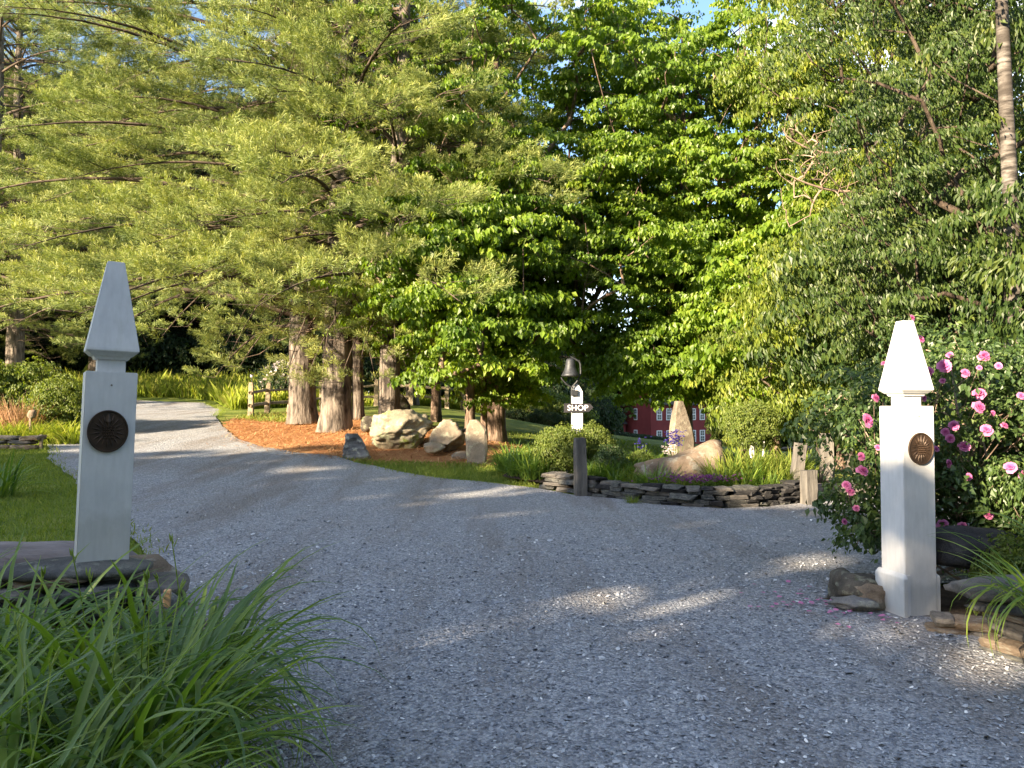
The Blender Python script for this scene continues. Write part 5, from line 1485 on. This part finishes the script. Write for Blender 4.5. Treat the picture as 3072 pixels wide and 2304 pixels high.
for i, (px, Y, s, mt) in enumerate([(738, 60, 1.2, 'shrub'), (742, 54, 1.3, 'shrub'), (756, 50, 1.25, 'shrub'), (770, 44, 1.1, 'shrub'), (786, 42, .95, 'shrub'), (803, 40, .85, 'shrub'), (820, 38, .9, 'shrub'), (838, 36, .8, 'shrub'), (856, 33, .75, 'shrub')]):
    fshrub('sunlit yellow green bush at the back of the lawn on the right', px, Y, s, i * 1.3, mt, 'yellow green bushes behind the lawn on the right')
fshrub('bright low yellow bush near the right end of the lawn', 846, 27, .40, .5, 'shrub')
fshrub('bright low yellow bush just left of the rose bush', 868, 26, .45, 2.5, 'shrub')
slab('stone_bank', 'pale rubble bank behind the right lawn', 826, 455, 34, (2.4, 1, .5), 0, 'granite', 71, 0, 'rock')
slab('stone_bank', 'pinkish rubble bank at the foot of the yellow bushes', 800, 453, 36, (2.0, 1, .35), .2, 'rock_tan', 72, 0, 'rock')
# pale rhododendron behind the rail fence
rh = lshrub('shrub with white pink blossom heads behind the rail fence', 283, 36.5, 1.15, 1, 'shrub_dark', name='rhododendron')
qn = 90; rng = np.random.default_rng(8)
vv_ = rng.normal(0, 1, (qn, 3)); vv_ /= np.linalg.norm(vv_, axis=1, keepdims=True); vv_ = vv_ * np.array([.95, .8, .85]) + np.array([0, 0, .98])
parts_ = []
Vp = np.array([(0, 0, 0), (.5, .35, .3), (1, 0, .1), (.5, -.35, .3)]) * .16
for k in range(6): parts_.append(tile(Vp, np.array([(0, 1, 2, 3)]), rotz(rng.uniform(0, 6, qn)) @ roty(rng.uniform(-2, 1, qn)), vv_, None, rng.random(qn)))
V, F, var = join(parts_)
link('blossoms', fast_mesh('blossoms', V, F, var), M['white_petal'], rh)

# ------------------------------------------------------------------ rose bush
RB = np.array([3.85, 7.0, gz1(3.85, 7.0)])
rb = thing('rose_bush', 'large rambling rose bush covered in pink blooms behind the right gate post', 'rose bush', tuple(RB))
ells = [(0, 0, 1.25, 1.15, .75, 1.0), (.75, .1, 1.2, 1.1, .8, .95), (-.75, -.1, 1.35, .5, .5, .55), (-.78, -.4, .75, .42, .35, .50), (.2, -.2, .6, 1.1, .6, .45), (1.5, .2, 1.3, .9, .8, 1.0)]
tgp = crown_points(ells, 560, 90, .35, .12, 1.6)
cl_rose = [clump(s, 6, 9, .17, .7, .050, .034, .3, .2, .6) for s in (81, 82, 83)]
rg = np.random.default_rng(91); parts_ = []
wh = rg.integers(0, 3, len(tgp))
for c in range(3):
    m_ = wh == c
    parts_.append(tile(cl_rose[c][0], cl_rose[c][1], dirs_frame(rg.uniform(0, 6.28, m_.sum()), rg.normal(0, .5, m_.sum()), rg.normal(0, .4, m_.sum()), rg.uniform(.8, 1.5, m_.sum())), tgp[m_], cl_rose[c][2], rg.normal(0, .12, m_.sum())))
V, F, var = join(parts_)
link('foliage', fast_mesh('rose_foliage', V, F, var), M['rose_leaf'], rb)
canes = []
for k in range(7):
    a = k * .9; base_ = np.array([math.cos(a) * .25 + .2, math.sin(a) * .2, 0.0])
    V, F, _ = grow(np.array([base_, base_ + [math.cos(a) * .08, 0, .3], base_ + [math.cos(a) * .2, 0, .6]]), tgp[k::7], .0035, seed=k)
    canes.append((V, F))
V, F, _ = join(canes)
link('canes', fast_mesh('canes', V, F), M['dead_twig'], rb)
def rose_mesh(seed):
    r = np.random.default_rng(seed); parts = []
    pv = np.array([(0, -.010, 0), (0, .010, 0), (.022, .019, .010), (.022, -.019, .010), (.036, .013, .006), (.036, -.013, .006)]); pf = np.array([(0, 1, 2, 3), (3, 2, 4, 5)])
    for ring, (n, tilt, s, v) in enumerate(((6, .15, 1.35, .85), (6, .5, 1.15, .6), (6, .9, .95, .4), (5, 1.25, .7, .2))):
        az = np.arange(n) * 2 * PI / n + ring * .5 + r.normal(0, .15, n)
        Ms = rotz(az) @ roty(-np.full(n, tilt) + r.normal(0, .12, n)) * (s * r.uniform(.9, 1.1, n))[:, None, None]
        parts.append(tile(pv, pf, Ms, np.zeros((n, 3)) + [0, 0, .002 * ring], np.array([-.2, -.2, .05, .05, .15, .15]), np.full(n, v) * .8 + .1))
    V, F, var = join(parts)
    return fast_mesh('flower', V, F, var)
roses = [rose_mesh(1), rose_mesh(2), rose_mesh(3)]
for me in roses: me.materials.append(M['pink'])
fl = [(552, 290, 1.5), (640, 318, 1), (720, 245, 1.25), (787, 287, .8), (703, 410, 1.4), (697, 465, 1.3), (592, 545, 1.1), (733, 565, 1.3), (810, 545, .8), (637, 638, 1.3), (567, 707, .9), (545, 975, 1.25), (532, 1008, .9), (213, 523, 1.5),
      (195, 742, 1.2), (128, 805, 1.0), (142, 828, 1.0), (252, 425, .9), (447, 173, .9), (410, 78, .7), (485, 310, 1.0), (460, 425, .8), (190, 678, .9), (172, 900, .7), (118, 960, .7), (838, 728, 1.3), (888, 760, 1.1), (882, 418, .9), (655, 765, .8), (743, 930, 1.0),
      (575, 600, 1.0), (515, 645, .7), (630, 975, .8), (557, 572, .9), (264, 640, .7), (290, 275, .5), (703, 295, .6), (760, 490, .6), (545, 350, .6), (576, 240, .8)]
for i, (zx, zy, s) in enumerate(fl):
    px, py = (2450 + zx / 1.442) / 3, (900 + zy / 1.442) / 3
    Y = 6.25 + rp.uniform(-.12, .15) - (.05 if px < 900 else 0)
    q = P(px, py, Y)
    o = link('flower', roses[i % 3], None, rb, tuple(q - RB), (rp.uniform(.9, 1.5), rp.uniform(-.4, .4), rp.uniform(-.5, .5)), s * .80)
# leaves close round each bloom, so that none floats
n = len(fl); pos = []
for i, (zx, zy, s) in enumerate(fl):
    q = P((2450 + zx / 1.442) / 3, (900 + zy / 1.442) / 3, 6.33) - RB; pos.append(q + rp.uniform(-.02, .02))
pos = np.array(pos); parts_ = []
for k in range(2):
    pp_ = pos + rg.normal(0, .05, pos.shape) + np.array([0, .08, -.02])
    parts_.append(tile(cl_rose[k][0], cl_rose[k][1], dirs_frame(rg.uniform(0, 6.28, n), rg.normal(0, .5, n), rg.normal(0, .4, n), rg.uniform(.5, .9, n)), pp_, cl_rose[k][2], rg.normal(.1, .12, n)))
V, F, var = join(parts_)
link('bloom_leaves', fast_mesh('bloom_leaves', V, F, var), M['rose_leaf'], rb)
E1 = pos + [0, .02, -.01]; E0 = E1 * np.array([.8, .6, .72]) + [0, .1, -.02]
V, F = edges_mesh(E0, E1, np.full(n, .004), np.full(n, .002), 4); link('bloom_stems', fast_mesh('bloom_stems', V, F), M['dead_twig'], rb)
# fallen petals
q = np.column_stack([R.normal(2.55, .3, 75), R.normal(5.95, .32, 75)]); q = q[inside(q, np.array(drive_poly))]; n = len(q)
V, F, var = tile(np.array([(-.5, -.3, 0), (.5, -.4, .1), (.6, .4, 0), (-.4, .5, .12)]) * .034, np.array([(0, 1, 2, 3)]), rotz(R.uniform(0, 6.28, n)) @ rotx(R.normal(0, .2, n)), np.column_stack([q, gz(q[:, 0], q[:, 1]) + .05]), None, R.uniform(.85, 1, n))
o = link('fallen_petals', fast_mesh('fallen_petals', V, F, var), M['pink']); o['kind'] = 'stuff'; o['label'] = 'pink rose petals fallen on the gravel'
shrub('light green leafy plant between the right gate post and the rocks', (3.62, 5.65, .03), gs, .5, 1, 'shrub', name='leafy_plant')
shrub('dark low plant under the roses at the right edge', (4.4, 6.1, .1), gs, .9, 2, 'rose_leaf', name='leafy_plant')
# ------------------------------------------------------------------ a label of its own for each of a row of look-alikes
ORD = 'first second third fourth fifth sixth seventh eighth ninth tenth eleventh twelfth thirteenth fourteenth fifteenth sixteenth seventeenth eighteenth nineteenth twentieth'.split()
def ordn(i):
    if i < 20: return ORD[i]
    t = ('twenty', 'thirty', 'forty')[(i + 1) // 10 - 2]
    return t + '-' + ORD[(i + 1) % 10 - 1] if (i + 1) % 10 else {'twenty': 'twentieth', 'thirty': 'thirtieth', 'forty': 'fortieth'}[t]
ROWS = {
    'tall trees deep in the woods': 'tall dark tree deep in the woods beyond the meadow',
    'undergrowth behind the meadow': 'dark shrub at the foot of the woods behind the meadow',
    'dark conifers beyond the meadow': 'conifer added left of the meadow to shade the woods',
    'trees of the far wood line': 'rounded green tree in the far wood line behind the house',
    'trees right of the lawn': 'green tree at the right edge of the lawn',
    'clumps at the left end of the island bed': 'broad leaved clump left of the signpost bush',
    'clumps along the top of the island wall': 'strap leaved clump along the top of the island wall',
    'clumps left of the long boulder': 'green clump between stone post and long boulder',
    'grass tufts at the right of the island bed': 'fine grass tuft right of the long island boulder',
    'daylilies in the sunlit left bed': 'bright yellow green daylily in the sunlit left bed',
    'pale bushes beyond the lawn': 'sunlit pale bush beyond the lawn by the signpost',
    'low dark bushes beyond the lawn': 'low dark bush in front of the pale bushes',
    'dark plants along the foot of the red house': 'dark plant at the foot of the red house',
    'yellow green bushes behind the lawn on the right': 'yellow green bush behind the right lawn',
    'roadside trees shading the drive': 'leafy tree in the roadside row outside the frame',
}
for gname, base in ROWS.items():
    obs = [o for o in bpy.data.objects if o.get('group') == gname and o.parent is None]
    obs.sort(key=lambda o: o.location.x / max(o.location.y, 1) if o.location.y > 1 else o.location.x)
    for i, o in enumerate(obs):
        o['label'] = f'{base}, {ordn(i)} from the left'
